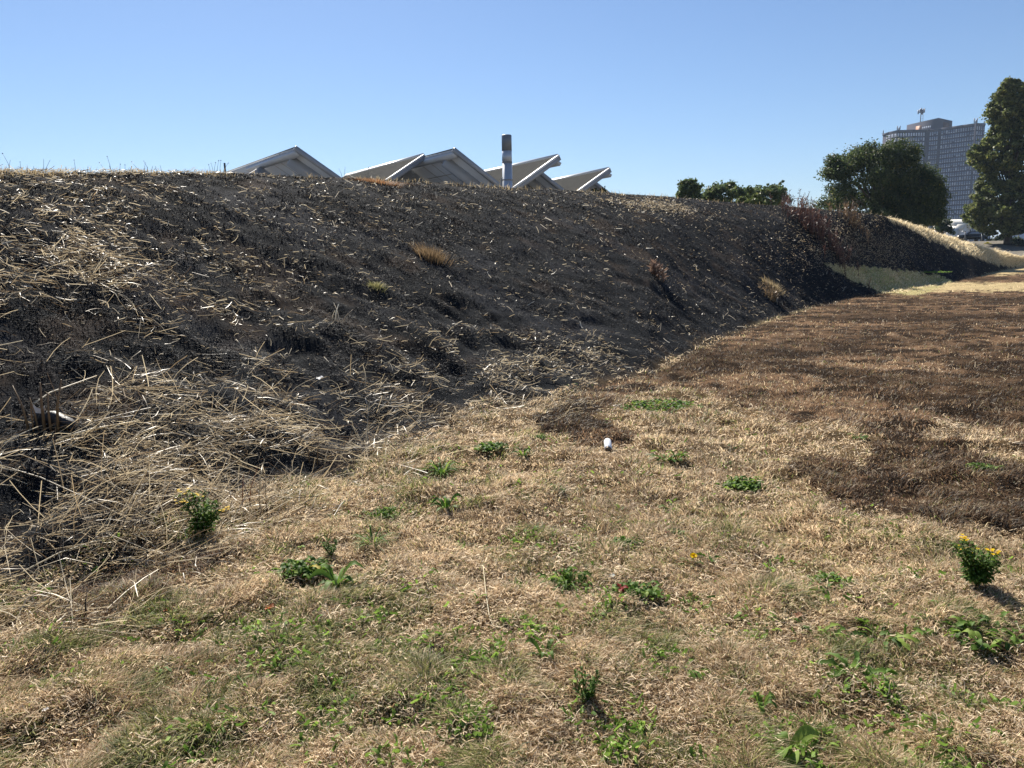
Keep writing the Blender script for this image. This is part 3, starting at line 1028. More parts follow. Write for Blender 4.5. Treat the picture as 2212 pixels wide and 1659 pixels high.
# ------------------------------------------------------------------ trees
M_bark = plain("bark", (.085, .070, .055), .9, 0, .3, 3, .6)
def leaves_mesh(C, R, n, size, c0, c1, flat=.75, yellow=.04, shell=.5):
    """leaf faces in clumps: C clump centres, R clump radii, n leaves for each"""
    cnt = np.asarray(n)
    idx = np.repeat(np.arange(len(C)), cnt)
    N = len(idx)
    d = rng.normal(size=(N, 3))
    d /= np.linalg.norm(d, axis=1)[:, None]
    r = rng.uniform(0, 1, N) ** shell * np.where(rng.random(N) < .22, rng.uniform(1, 1.7, N), 1)
    P = np.asarray(C)[idx] + d * (r * np.asarray(R)[idx])[:, None] * np.array([1, 1, flat])
    a = rng.normal(size=(N, 3))
    a /= np.linalg.norm(a, axis=1)[:, None]
    nn = d * .6 + rng.normal(size=(N, 3)) * .7 + np.array([0, 0, .5])
    b = np.cross(nn, a)
    b /= np.linalg.norm(b, axis=1)[:, None] + 1e-9
    a = np.cross(b, nn)
    a /= np.linalg.norm(a, axis=1)[:, None] + 1e-9
    s = size * rng.uniform(.6, 1.35, N)[:, None]
    V = np.stack([P - a * s * .5, P + b * s * .30 + a * s * .05, P + a * s * .55, P - b * s * .30 + a * s * .05], 1).reshape(-1, 3)
    tone = np.clip(rng.normal(.45, .28, N) + (rng.random(len(C)) * .3 - .15)[idx], 0, 1)
    Cc = lerp(c0, c1, tone)
    ye = rng.random(N) < yellow
    Cc[ye] = (.20, .19, .05)
    return V, np.repeat(Cc, 4, axis=0), N

def tree(name, label, cat, base, C, R, n, size, c0, c1, trunk_r, group=None, limbs=14, fork=.28, **kw):
    base = np.array(base, float)
    o = thing(name, label, cat, base, group)
    C = np.array(C) - base
    V, cc, N = leaves_mesh(C, R, n, size, c0, c1, **kw)
    me = raw_mesh("crown", V, np.arange(N * 4), np.full(N, 4), cc, [M_tree])
    link("crown", me, o)
    t = MB()
    top = C[:, 2].max()
    cen = C.mean(0)
    fk = top * fork
    tp = [(0, 0, -.3), (.02, 0, fk * .5), (cen[0] * .12, cen[1] * .12, fk), (cen[0] * .5, cen[1] * .5, top * .6), (cen[0] * .8, cen[1] * .8, top * .9)]
    t.tube(tp, [trunk_r * 1.25, trunk_r, trunk_r * .85, trunk_r * .45, trunk_r * .1], 9)
    for k in rng.permutation(len(C))[:limbs]:
        c = C[k]
        z0 = fk + (min(c[2], top * .8) - fk) * rng.uniform(.1, .5)
        z0 = max(min(z0, top * .75), fk * .9)
        f = np.clip((z0 - fk) / (top * .6), 0, 1)
        s = np.array([cen[0] * f * .6, cen[1] * f * .6, z0])
        mid = s + (c - s) * .5 + np.array([0, 0, .08 * top])
        t.tube([s, mid, c], [trunk_r * .36, trunk_r * .2, trunk_r * .05], 6)
    t.build("trunk", M_bark, o)
    return o

def ell_clumps(u, v, ru, rv, Y, k, rc, low=-.6, dshift=0.0, depth=1.0):
    """clump centres over the upper shell of an ellipsoid whose outline in the photo is (u, v, ru, rv)"""
    c = at(u, v, Y)
    s = Y / FPX
    out = []
    while len(out) < k:
        d = rng.normal(size=3)
        d /= np.linalg.norm(d)
        if d[2] < low:
            continue
        q = rng.uniform(.72, 1.0)
        out.append(c + np.array([d[0] * ru * s * q, d[1] * ru * s * q * depth + dshift, d[2] * rv * s * q]))
    return out

def bush_tree():
    Y = 72.0
    s = Y / FPX
    C, R, n = [], [], []
    for (u, v, ru, rv, k, rc, dn) in ((866, 182, 46, 38, 80, 10, 330), (915, 197, 28, 32, 70, 9, 560), (884, 160, 36, 18, 40, 8.5, 380), (835, 172, 17, 18, 20, 7.5, 300),
                                      (848, 208, 34, 18, 26, 9, 300), (915, 215, 27, 18, 40, 9, 560), (880, 222, 50, 10, 30, 9, 460), (900, 200, 28, 30, 44, 10, 560)):
        for c in ell_clumps(u, v, ru - rc * .6, rv - rc * .5, Y, k, rc):
            C.append(c)
            R.append(rc * s * rng.uniform(.7, 1.25))
            n.append(int(dn * rng.uniform(.6, 1.2)))
    b = at(884, 235, Y)
    tree("broad_tree", "broad dark rounded tree standing behind the crest in front of the tower", "tree", (b[0], Y, H1(b[0], Y)), C, R, n, .20, (.020, .040, .016), (.105, .135, .045), .34, limbs=40, fork=.16, flat=.8, yellow=.03)
bush_tree()

def right_tree():
    Y = 100.0
    s = Y / FPX
    prof = [(79, 5), (86, 11), (93, 16), (104, 20), (112, 23), (126, 17), (139, 25), (147, 35), (154, 42), (160, 38), (166, 32), (176, 28), (188, 30), (197, 38), (205, 41), (212, 44), (220, 41), (227, 35), (234, 22)]
    pv, pr = np.array([p[0] for p in prof]), np.array([p[1] for p in prof])
    C, R, n = [], [], []
    for k in range(950):
        v = rng.uniform(80, 233)
        if rng.random() > (np.interp(v, pv, pr) / 44) * .8 + .2:
            continue
        r = np.interp(v, pv, pr)
        a = rng.uniform(0, 2 * np.pi)
        rr = r * (rng.uniform(.72, 1.0) if rng.random() < .75 else rng.uniform(.2, .7))
        rc = rng.uniform(3.0, 6.0) * (1 if v > 100 else .75)
        c = at(1011, v, Y) + np.array([(1.25 if math.cos(a) > 0 else 1) * math.cos(a) * max(rr - rc * .6, 0) * s, math.sin(a) * max(rr - rc * .6, 0) * s, 0])
        C.append(c)
        R.append(rc * s)
        n.append(int(rng.uniform(120, 230)))
    for u, v in ((1003, 84), (1005, 88), (998, 92), (989, 110), (993, 112), (996, 127), (987, 140), (968, 154), (974, 155), (980, 157), (976, 166), (983, 177), (974, 197), (970, 211), (975, 215), (977, 226), (992, 233), (1000, 236), (985, 199), (1018, 84), (1022, 90)):
        C.append(at(u + 2, v, Y - 1.0))
        R.append(3.0 * s)
        n.append(110)
    b = at(1007, 250, Y)
    tree("broadleaf_tree", "tall leafy tree cut off by the right edge of the photo", "tree", (b[0], Y, H1(b[0], Y)), C, R, n, .36, (.022, .045, .014), (.24, .26, .085), .42, limbs=40, fork=.17, flat=.7, yellow=.06)
right_tree()

def small_tree(name, label, u, v, ru, rv, Y, k, c0, c1, size=.22, rc=5, n=160, extra=(), group="trees beyond the crest of the bank", vb=235):
    s = Y / FPX
    C = ell_clumps(u, v, max(ru - rc * .6, 1), max(rv - rc * .5, 1), Y, k, rc, -.8)
    R = [rc * s * rng.uniform(.7, 1.2) for _ in C]
    N = [int(n * rng.uniform(.6, 1.2)) for _ in C]
    for (uu, vv, r2, m2) in extra:
        C.append(at(uu, vv, Y))
        R.append(r2 * s)
        N.append(m2)
    b = at(u, v, Y)
    tree(name, label, "tree", (b[0], Y, 0), C, R, N, size, c0, c1, .14, group, limbs=10, fork=.3, flat=.85)
small_tree("small_tree", "small dark compact tree, leftmost of the row beyond the crest", 690, 193, 14, 14, 60, 30, (.04, .07, .03), (.16, .20, .08), extra=((683, 183, 3, 60), (694, 181, 3, 60), (701, 186, 2.5, 50)))
small_tree("small_tree", "widest dark green tree, in the middle of the row beyond the crest", 729, 198, 27, 16, 62, 70, (.04, .07, .03), (.16, .20, .08), extra=((716, 186, 4, 80), (731, 184, 4, 90), (709, 190, 3, 60)))
small_tree("small_tree", "loose tree with upright twigs, rightmost of the row beyond the crest", 766, 200, 23, 15, 64, 56, (.04, .075, .03), (.18, .22, .09), rc=4.5, n=110,
           extra=((776, 187, 2, 30), (780, 184, 1.6, 26), (783, 181.5, 1.4, 26), (770, 187, 1.4, 20), (768, 184.5, 1.2, 18), (785, 189, 2.2, 30), (790, 200, 3, 50), (787, 197, 3, 50)))
small_tree("low_shrub", "pale yellowish green shrub in front of the tree row beyond the crest", 749, 204, 15, 9, 52, 20, (.05, .075, .018), (.16, .19, .06), rc=4, n=150, group=None)
small_tree("low_shrub", "little dark shrub beside the last gable roof", 599, 191.5, 7.5, 5, 60, 8, (.02, .036, .014), (.08, .11, .04), rc=3, n=90, group=None, size=.18)
small_tree("low_shrub", "dark grey green shrub between the golden slope and the white pavilion", 944, 228, 9, 10, 108, 14, (.018, .036, .020), (.075, .11, .05), rc=4, n=160, group=None, size=.32, extra=((938, 222, 3, 60), (952, 233, 3.5, 60)))
small_tree("low_shrub", "dark shrub behind the trunk of the tree at the right edge", 997, 243, 10, 8, 116, 14, (.010, .02, .010), (.04, .06, .028), rc=4.5, n=200, group=None, size=.32)
small_tree("low_shrub", "dark shrub under the crown at the right edge of the photo", 1017, 242, 7, 5, 125, 10, (.012, .024, .012), (.05, .07, .03), rc=3.5, n=160, group=None, size=.32)
small_tree("low_shrub", "bright yellow flowering shrub at the foot of the golden slope", 988, 244, 3.2, 2, 103, 6, (.20, .19, .02), (.50, .42, .04), rc=1.6, n=60, group=None, size=.16)

# ------------------------------------------------------------------ what stands on the rise at the far right
def zg(x, y):
    return H1(x, y, False)
def pavilion():
    Y = 190.0
    s = Y / FPX
    p = at(958, 240, Y)
    o = thing("pavilion", "low white pavilion with curved barrel roofs in front of the tower", "building", (0, 0, 0))
    M_w = plain("white_render", (.62, .62, .62), .6, 0, .05, 1)
    M_r = plain("pale_roof", (.60, .57, .50), .5, 0, .05, 1)
    z0 = 2.5
    def arch(x0, x1, zs, zt, n=9):
        return [(x0 + (x1 - x0) * i / n, zs + (zt - zs) * math.sin(math.pi * i / n)) for i in range(n + 1)]
    # front arch, gable towards the viewer
    xa, xb = at(961, 238, Y)[0], at(969, 238, Y)[0]
    zs, zt = at(965, 230, Y)[2], at(965, 225, Y)[2]
    m1 = MB()
    A = arch(xa, xb, zs, zt)
    m1.prism([(xa, Y, z0)] + [(x, Y, z) for x, z in A] + [(xb, Y, z0)], (-.6, 9, 0))
    m1.build("wall", M_w, o)
    m2 = MB()
    A2 = arch(xa - .25, xb + .25, zs + .1, zt + .35)
    B2 = arch(xa - .05, xb + .05, zs + .08, zt + .1)
    m2.prism([(x, Y - .4, z) for x, z in A2] + [(x, Y - .4, z) for x, z in B2[::-1]], (-.6, 9.4, 0))
    m2.build("barrel_roof", M_r, o)
    m3 = MB()
    xc = at(951, 235, Y)[0]
    m3.box((xc, Y + .8, z0), (xa - .02, Y + 6, at(955, 228.5, Y)[2]))
    m3.build("wall", M_w, o)
    # the higher barrel roof behind, seen from its side
    x0, x1 = at(944, 222, Y + 8)[0], at(957.5, 222, Y + 8)[0]
    zt2, zs2 = at(950, 219.5, Y + 8)[2], at(950, 226, Y + 8)[2]
    m4 = MB()
    n = 10
    for k in range(n):
        a, b = x0 + (x1 - x0) * k / n, x0 + (x1 - x0) * (k + .86) / n
        pr = [(a, Y + 8 + 5 * math.cos(math.pi * i / 10) * -1, zs2 + (zt2 - zs2) * math.sin(math.pi * i / 10)) for i in range(11)]
        m4.prism(pr, (b - a, 0, 0))
    m4.build("barrel_roof", M_r, o)
    m5 = MB()
    m5.box((x0 + .1, Y + 3.3, z0), (x1 - .02, Y + 12.6, zs2))
    m5.build("wall", M_w, o)
pavilion()

def panel_fence(label, u0, u1, v, Y, zb):
    o = thing("hoarding", label, "fence", (0, 0, 0))
    x0, x1, zt = at(u0, v, Y)[0], at(u1, v, Y)[0], at((u0 + u1) / 2, v, Y)[2]
    k = MB()
    k.box((x0, Y, zb), (x1, Y + .08, zt))
    k.build("panel", plain("white_panel", (.55, .58, .62), .5, 0, .05, 1), o)
    n = max(2, int((x1 - x0) / 2.2))
    for i in range(n + 1):
        q = MB()
        xx = x0 + (x1 - x0) * i / n
        q.box((xx - .05, Y - .09, zb), (xx + .05, Y - .003, zt + .06))
        q.build("post", M_band, o)
panel_fence("white panel fence left of the trunk of the right edge tree", 974.5, 990, 234.5, 140.0, 2.5)
panel_fence("white panel fence right of the trunk of the right edge tree", 1008, 1030, 233.0, 142.0, 2.5)

def hedge(label, u0, u1, v, Y, c0, c1, wd=1.2):
    x0, x1, zt = at(u0, v, Y)[0], at(u1, v, Y)[0], at((u0 + u1) / 2, v, Y)[2]
    zb = zg((x0 + x1) / 2, Y)
    zt = max(zt, zb + 1.0)
    C = [(rng.uniform(x0, x1), Y + rng.uniform(-wd, wd), rng.uniform(zb + .1, zt - .25)) for _ in range(int((x1 - x0) * 16))]
    V, cc, N = leaves_mesh(np.array(C), [.4] * len(C), [70] * len(C), .18, c0, c1)
    o = link("hedge", raw_mesh("hedge", V, np.arange(N * 4), np.full(N, 4), cc, [M_tree]))
    tag(o, label, "hedge")
hedge("dark clipped hedge beyond the bank at the right edge", 1016, 1034, 250.5, 97.0, (.010, .022, .012), (.035, .055, .028))

def parked_car():
    Y = 118.0
    s = Y / FPX
    xc = float(at(970.5, 240, Y)[0])
    zb = zg(xc, Y)
    o = thing("parked_car", "black car half hidden behind the golden slope near the white fence", "car", (xc, Y, zb))
    mp = plain("black_paint", (.012, .013, .015), .25, 0, .05, 1)
    k = MB()
    hw = 2.0
    prof = [(-2.1, .35), (-2.15, .8), (-1.95, 1.0), (-1.0, 1.08), (-.45, 1.55), (.9, 1.58), (1.75, 1.1), (2.1, 1.0), (2.1, .35)]
    k.prism([(x, -.85, z) for x, z in prof], (0, 1.7, 0))
    k.build("body", mp, o)
    g = MB()
    for sy in (-.86,):
        g.prism([(-.85, sy, 1.12), (-.4, sy, 1.48), (.8, sy, 1.5), (1.4, sy, 1.12)], (0, -.02, 0))
    g.build("window", M_tglass, o)
    for x in (-1.35, 1.3):
        for y in (-.87, .62):
            q = MB()
            q.tube([(x, y, .33), (x, y + .22, .33)], [.33, .33], 14)
            q.build("wheel", M_dark, o)
parked_car()
GL = "lamp posts on the road beyond the bank"
for lab, u, v, arm in (("lamp post in front of the dark shrub, left of the white pavilion", 946, 226, -.9), ("lamp post just in front of the white pavilion arch", 965.5, 231, -.45), ("lamp post in front of the left white panel fence", 982, 234, .45)):
    p = at(u, v, 112.0)
    o = mast_lamp("lamp_post", lab, "street lamp", u, v, 112.0, zg(p[0], 112.0), arm if abs(arm) < .5 else -.49, .07, GL)
p = at(1017, 244, 99.0)
o = thing("marker_post", "short white marker post beside the dark hedge", "post", (float(p[0]), 99.0, zg(p[0], 99.0)))
k = MB(); k.box((-.09, -.06, -.1), (.09, .06, float(p[2]) - zg(p[0], 99.0))); k.build("post", M_trim, o)
k = MB(); k.box((-.093, -.065, float(p[2]) - zg(p[0], 99.0) - .30), (.093, .065, float(p[2]) - zg(p[0], 99.0) - .14)); k.build("red_band", plain("red_band", (.5, .06, .04), .5), o)

# ------------------------------------------------------------------ small plants and litter
def up_at(x, y):
    e = .15
    n = np.array([-(H1(x + e, y) - H1(x - e, y)) / (2 * e), -(H1(x, y + e) - H1(x, y - e)) / (2 * e), 1.0])
    return n / np.linalg.norm(n)

def leaf(mb, base, az, L, W, arch, col, kind="lance", roll=0.0, seg=6, z_tip=0.0):
    """one leaf that leaves the crown at base, rises by arch and bends over"""
    dx, dy = math.cos(az), math.sin(az)
    pts, wd = [], []
    for i in range(seg + 1):
        t = i / seg
        r = L * t
        z = math.sin(min(t * 1.25, 1.2) * math.pi * .62) * arch * L + z_tip * t * L
        pts.append((base[0] + dx * r * (1 - .12 * arch), base[1] + dy * r * (1 - .12 * arch), base[2] + z))
        if kind == "lance":
            k = math.sin(math.pi * min(t * .92 + .06, 1)) ** .8
        elif kind == "tooth":
            k = (.25 + .75 * t) * (1.0 if i % 2 else .45) * (1 - max(t - .82, 0) * 4.5)
        else:
            k = math.sin(math.pi * min(t * .9 + .1, 1)) ** .45
        wd.append(max(W * k * .5, W * .04))
    wd[-1] = W * .05
    sd = (-dy * math.cos(roll), dx * math.cos(roll), math.sin(roll))
    mb.ribbon(pts, wd, sd, col, cup=.35)

G0, G1, G2 = (.045, .095, .018), (.115, .205, .032), (.24, .33, .06)
def gcol(k=None):
    k = rng.random() if k is None else k
    c = lerp(G0, G1, np.array([min(k * 1.6, 1)]))[0] if k < .7 else lerp(G1, G2, np.array([(k - .7) / .3]))[0]
    return tuple(c)

def rosette(mb, n, L, W, arch, kind, tint=0.0, cx=0, cy=0):
    for i in range(n):
        a = i * 2.4 + rng.uniform(-.3, .3)
        leaf(mb, (cx + rng.normal(0, .006), cy + rng.normal(0, .006), -.004), a, L * rng.uniform(.6, 1.15), W * rng.uniform(.7, 1.2), arch * rng.uniform(.5, 1.5), gcol(np.clip(rng.normal(.5 + tint, .25), 0, 1)), kind, rng.normal(0, .35), seg=8 if kind == "tooth" else 6)

def patch(mb, n, rx, ry, L, tint=0.0, hmax=.05):
    """a low spreading weed: many small rounded leaves on short stalks"""
    for i in range(n):
        a, r = rng.uniform(0, 2 * np.pi), rng.uniform(0, 1) ** .6
        x, y = math.cos(a) * rx * r, math.sin(a) * ry * r
        z = hmax * (1 - r * r * .7) * rng.uniform(.2, 1)
        leaf(mb, (x, y, z), rng.uniform(0, 2 * np.pi), L * rng.uniform(.6, 1.3), L * .55, rng.uniform(.0, .5), gcol(np.clip(rng.normal(.5 + tint, .25), 0, 1)), "round", rng.normal(0, .5), seg=4)

WEEDS = [   # x, y in the 2212 px photo, width there, kind, label
    (1350, 1180, 80, "patch", "bright green low weed midway between the drink can and the largest leafy clump"),
    (1455, 1160, 60, "patch_red", "low dark green weed with one red leaf, just right of the bright green low weed"),
    (1222, 1270, 115, "clump", "largest leafy green clump in the middle of the lawn, beside a long pale stalk"),
    (1372, 1285, 110, "patch_red", "spreading weed with a few red leaves, right of the largest leafy clump"),
    (965, 1100, 75, "lance", "plantain rosette with long pointed leaves below the end of the straw"),
    (728, 1268, 100, "lance", "plantain rosette with broad drooping leaves, nearest the yellowed leaf"),
    (655, 1232, 110, "yellow", "leafy weed with one yellowed leaf at the left of the lawn"),
    (715, 1205, 42, "herb", "small upright bushy herb behind the plantain with drooping leaves"),
    (805, 1180, 105, "spiky", "spiky tuft of narrow radiating green leaves above the bushy herb"),
    (832, 1122, 75, "clump", "bright green leafy tuft between the yellow ragwort in the straw and the plantain"),
    (1265, 1520, 66, "herb", "upright bushy green herb standing alone near the bottom of the photo"),
    (1180, 1422, 75, "lance", "dark plantain in a shaded hollow of the lawn, above the bushy herb near the bottom"),
    (1480, 1450, 95, "tooth", "dandelion rosette with bright toothed leaves, right of the dark plantain"),
    (1452, 1102, 62, "tooth", "small dark dandelion rosette with a pale seed speck above the red leaved weed"),
    (1605, 1052, 95, "patch", "long thin strip of green weed left of the scorched lawn tongue"),
    (1130, 986, 42, "lance", "small plantain to the left of the drink can"),
    (1062, 970, 72, "patch", "pale green weed patch left of the small plantain near the can"),
    (955, 1028, 110, "spiky", "wide grassy green tuft at the lower end of the straw bank"),
    (1192, 1062, 60, "patch", "small green weed patch below and left of the drink can"),
    (1440, 995, 82, "tooth", "flat grey green rosette to the right of the drink can"),
    (1855, 945, 36, "tooth", "little green rosette surrounded by scorched grass"),
    (1728, 1222, 45, "tooth", "single broad leaved weed in the tan grass right of the yellow dandelion"),
    (1795, 1262, 90, "patch", "thin creeping weed left of the ragwort at the right edge"),
    (1665, 1275, 70, "tooth", "dandelion rosette with pale leaves below the yellow dandelion"),
    (1765, 1378, 95, "tooth", "ragged toothed rosette beside a brown fallen leaf"),
    (1690, 1338, 66, "tooth", "small bright rosette touching the brown fallen leaf"),
    (2090, 1362, 190, "patch", "broad dark weed patch by the right edge, below the ragwort"),
    (1905, 1385, 120, "tooth", "toothed rosette between the brown fallen leaf and the broad dark weed patch"),
    (1640, 1545, 66, "upright", "dandelion with upright toothed leaves near the bottom right"),
    (1850, 1462, 125, "tooth", "wide flat dandelion rosette above the lower right corner"),
    (1700, 1632, 140, "dock", "broad leaved dock at the bottom edge of the photo"),
    (2150, 1530, 75, "tooth", "dandelion rosette nearest the lower right corner"),
    (335, 1445, 75, "tooth", "leafy weed with bright leaves at the lower left of the lawn"),
    (112, 1470, 85, "tooth", "bright green weed close to the left edge of the lawn"),
    (1430, 880, 170, "patch", "wide pale green weed patch behind the drink can at the edge of the scorched lawn"),
    (1168, 950, 36, "clump", "small dark tuft with a white fleck above the plantain by the can"),
    (2120, 1018, 70, "patch", "grass green weed patch at the right edge inside the scorched lawn"),
    (2000, 590, 90, "patch_far", "green weed strip at the toe of the hollow in the bank"),
]
for X, Y, wpx, kind, label in WEEDS:
    x, y, z = g2(X, Y)
    dist = math.sqrt(x * x + y * y + CAMH * CAMH)
    Wm = wpx * 1024 / 2212 / FPX * dist * .5          # half width in metres
    mb = MB()
    nm = "leafy_weed"
    if kind == "lance":
        rosette(mb, 13, Wm * 1.25, Wm * .26, .55, "lance", .05)
        nm = "plantain"
    elif kind == "tooth":
        rosette(mb, 14, Wm * 1.15, Wm * .34, .28, "tooth", .05)
        rosette(mb, 6, Wm * .7, Wm * .28, .5, "tooth", .15, Wm * .5, -Wm * .2)
        nm = "dandelion_rosette"
    elif kind == "upright":
        rosette(mb, 9, Wm * 1.1, Wm * .5, 1.1, "tooth", .15)
        rosette(mb, 6, Wm * .8, Wm * .4, .4, "tooth", 0)
        nm = "dandelion_rosette"
    elif kind == "spiky":
        rosette(mb, 44, Wm * 1.1, Wm * .055, .35, "lance", .05)
        rosette(mb, 16, Wm * .8, Wm * .07, .6, "lance", .15)
        nm = "grass_tuft"
    elif kind == "dock":
        rosette(mb, 9, Wm * 1.0, Wm * .42, .5, "round", .15)
        nm = "dock_weed"
    elif kind == "herb":
        for k in range(9):
            a = rng.uniform(0, 2 * np.pi)
            tx, ty, hh = math.cos(a) * Wm * .7, math.sin(a) * Wm * .7, Wm * rng.uniform(1.2, 2.0)
            mb.tube([(0, 0, 0), (tx * .5, ty * .5, hh * .6), (tx, ty, hh)], [.0016, .0013, .0008], 4, col=gcol(.3))
            for i in range(16):
                t = rng.uniform(.2, 1)
                leaf(mb, (tx * t, ty * t, hh * t), rng.uniform(0, 2 * np.pi), Wm * .36, Wm * .14, .5, gcol(np.clip(rng.normal(.35, .2), 0, 1)), "lance", rng.normal(0, .4), seg=3)
    elif kind == "clump":
        rosette(mb, 26, Wm * 1.0, Wm * .13, .45, "tooth", .1)
        for k in range(60):
            a, r = rng.uniform(0, 2 * np.pi), rng.uniform(.1, .8) * Wm
            leaf(mb, (math.cos(a) * r, math.sin(a) * r * .8, rng.uniform(0, .03)), rng.uniform(0, 2 * np.pi), Wm * .5, Wm * .16, .8, gcol(np.clip(rng.normal(.55, .25), 0, 1)), "tooth", rng.normal(0, .4), seg=6)
    else:
        L = min(max(Wm * .28, .022), .05) * (1.6 if kind == "patch_far" else 1)
        patch(mb, int(70 + 500 * Wm), Wm, Wm * .8, L, .05, .045)
        for k in range(8):
            a, r = rng.uniform(0, 2 * np.pi), rng.uniform(0, .7) * Wm
            leaf(mb, (math.cos(a) * r, math.sin(a) * r, 0), rng.uniform(0, 6.28), L * 2.2, L * .8, .6, gcol(), "tooth", rng.normal(0, .3), seg=6)
        if kind == "patch_red":
            for k in range(4):
                leaf(mb, (-Wm * .5 + rng.normal(0, .008), rng.normal(0, .01) - .01, .035), rng.uniform(0, 6.28), L * 1.1, L * .6, .4, (.26, .03, .02), "round", .3, seg=4)
    if kind == "yellow":
        rosette(mb, 8, Wm * .5, Wm * .2, .5, "tooth", .2, -Wm * .2, .02)
        leaf(mb, (Wm * .15, -Wm * .15, .02), -.5, Wm * .75, Wm * .26, .3, (.50, .40, .05), "tooth", .2, seg=8)
    o = mb.build(nm, M_leaf, None, (x, y, z - .008))
    tag(o, label, "weed")

def dandelion():
    x, y, z = g2(1497, 1222)
    o = thing("dandelion", "yellow dandelion flower on the lawn among toothed leaves", "flower", (x, y, z))
    mb = MB(); rosette(mb, 12, .075, .022, .3, "tooth", 0); mb.build("leaves", M_leaf, o)
    mb = MB(); mb.tube([(0, 0, 0), (.003, 0, .03), (0, -.004, .052)], [.0022, .002, .002], 6, col=(.12, .16, .05)); mb.build("stem", M_leaf, o)
    mb = MB()
    for ring, (n, L, el) in enumerate(((22, .021, .25), (18, .016, .7), (12, .011, 1.2))):
        for i in range(n):
            a = 2 * math.pi * i / n + ring * .2
            d = np.array([math.cos(a) * math.cos(el), math.sin(a) * math.cos(el), math.sin(el)])
            b = np.array([0, -.004, .053])
            mb.ribbon([b, b + d * L * .6, b + d * L], [.0022, .0032, .0022], (-math.sin(a), math.cos(a), 0), (.85, .62, .01))
    f = mb.build("flower_head", M_leaf, o)
    f.rotation_euler = (.5, 0, 0)
    f.location = (0, .022, .010)
dandelion()

def seed_stalk():
    x, y, z = g2(1535, 1212)
    o = thing("dandelion_seed_stalk", "pink leaning dandelion stalk with a pale spent head, right of the yellow dandelion", "flower", (x, y, z))
    mb = MB(); mb.tube([(0, 0, 0), (.035, .03, .035), (.07, .06, .085)], [.0026, .0024, .002], 6, col=(.32, .13, .11)); mb.build("stem", M_leaf, o)
    mb = MB()
    for i in range(60):
        d = rng.normal(size=3); d[2] = abs(d[2]) * .6; d /= np.linalg.norm(d)
        b = np.array([.07, .06, .086])
        mb.ribbon([b, b + d * .012], [.0006, .0018], np.cross(d, [0, 0, 1.0]) + 1e-3, (.72, .66, .52))
    mb.build("seed_head", M_leaf, o)
    mb = MB(); rosette(mb, 11, .08, .022, .35, "tooth", .05); mb.build("leaves", M_leaf, o)
seed_stalk()

def ragwort(X, Y, hpx, label, stems, spread, dense, cx=0.0, rich=1.0):
    x, y, z = g2(X, Y)
    dist = math.sqrt(x * x + y * y + CAMH ** 2)
    h = hpx * 1024 / 2212 / FPX * dist * 1.05
    o = thing("ragwort", label, "wildflower", (x, y, z))
    lv = MB()
    for k in range(stems):
        a = rng.uniform(0, 2 * np.pi)
        r = spread * h * rng.uniform(.25, 1)
        hh = h * (1 - .45 * (r / (spread * h)) * (1 if math.cos(a) > 0 else .2)) * rng.uniform(.85, 1.05)
        tip = np.array([math.cos(a) * r + cx * h, math.sin(a) * r, hh])
        st = MB()
        P = [np.zeros(3), tip * np.array([.35, .35, .5]), tip]
        st.tube(P, [.0032, .0026, .0016], 5, col=(.085, .10, .035))
        s_ = st.build("stem", M_leaf, o)
        for i in range(dense):
            t = rng.uniform(.05, .95)
            p = P[0] * (1 - t) ** 2 + 2 * P[1] * t * (1 - t) + P[2] * t * t
            leaf(lv, p, rng.uniform(0, 6.28), h * rng.uniform(.16, .30) * (1.15 - .75 * t), h * .075, .5, gcol(np.clip(rng.normal(.42, .22), 0, 1)), "tooth", rng.normal(0, .5), seg=6)
        if rng.random() < rich:
            fl = MB()
            for j in range(9):
                c = tip + np.array([rng.normal(0, .022), rng.normal(0, .022), rng.uniform(-.004, .012)])
                fl.tube([tip - [0, 0, .02], c], [.001, .0008], 4, col=(.1, .13, .04))
                for i in range(9):
                    aa = 2 * math.pi * i / 9
                    d = np.array([math.cos(aa), math.sin(aa), .15])
                    fl.ribbon([c, c + d * .006, c + d * .010], [.0016, .0026, .0018], (-math.sin(aa), math.cos(aa), .2), (.80, .56, .015))
            fl.build("flower_head", M_leaf, o)
    lv.build("leaves", M_leaf, o)
ragwort(2108, 1268, 84, "ragwort with yellow flower heads growing on the lawn by the right edge", 16, .62, 40, -.10, .22)
ragwort(440, 1160, 92, "ragwort with dense yellow flowers growing out of the straw at the left", 14, .55, 26, 0, .45)

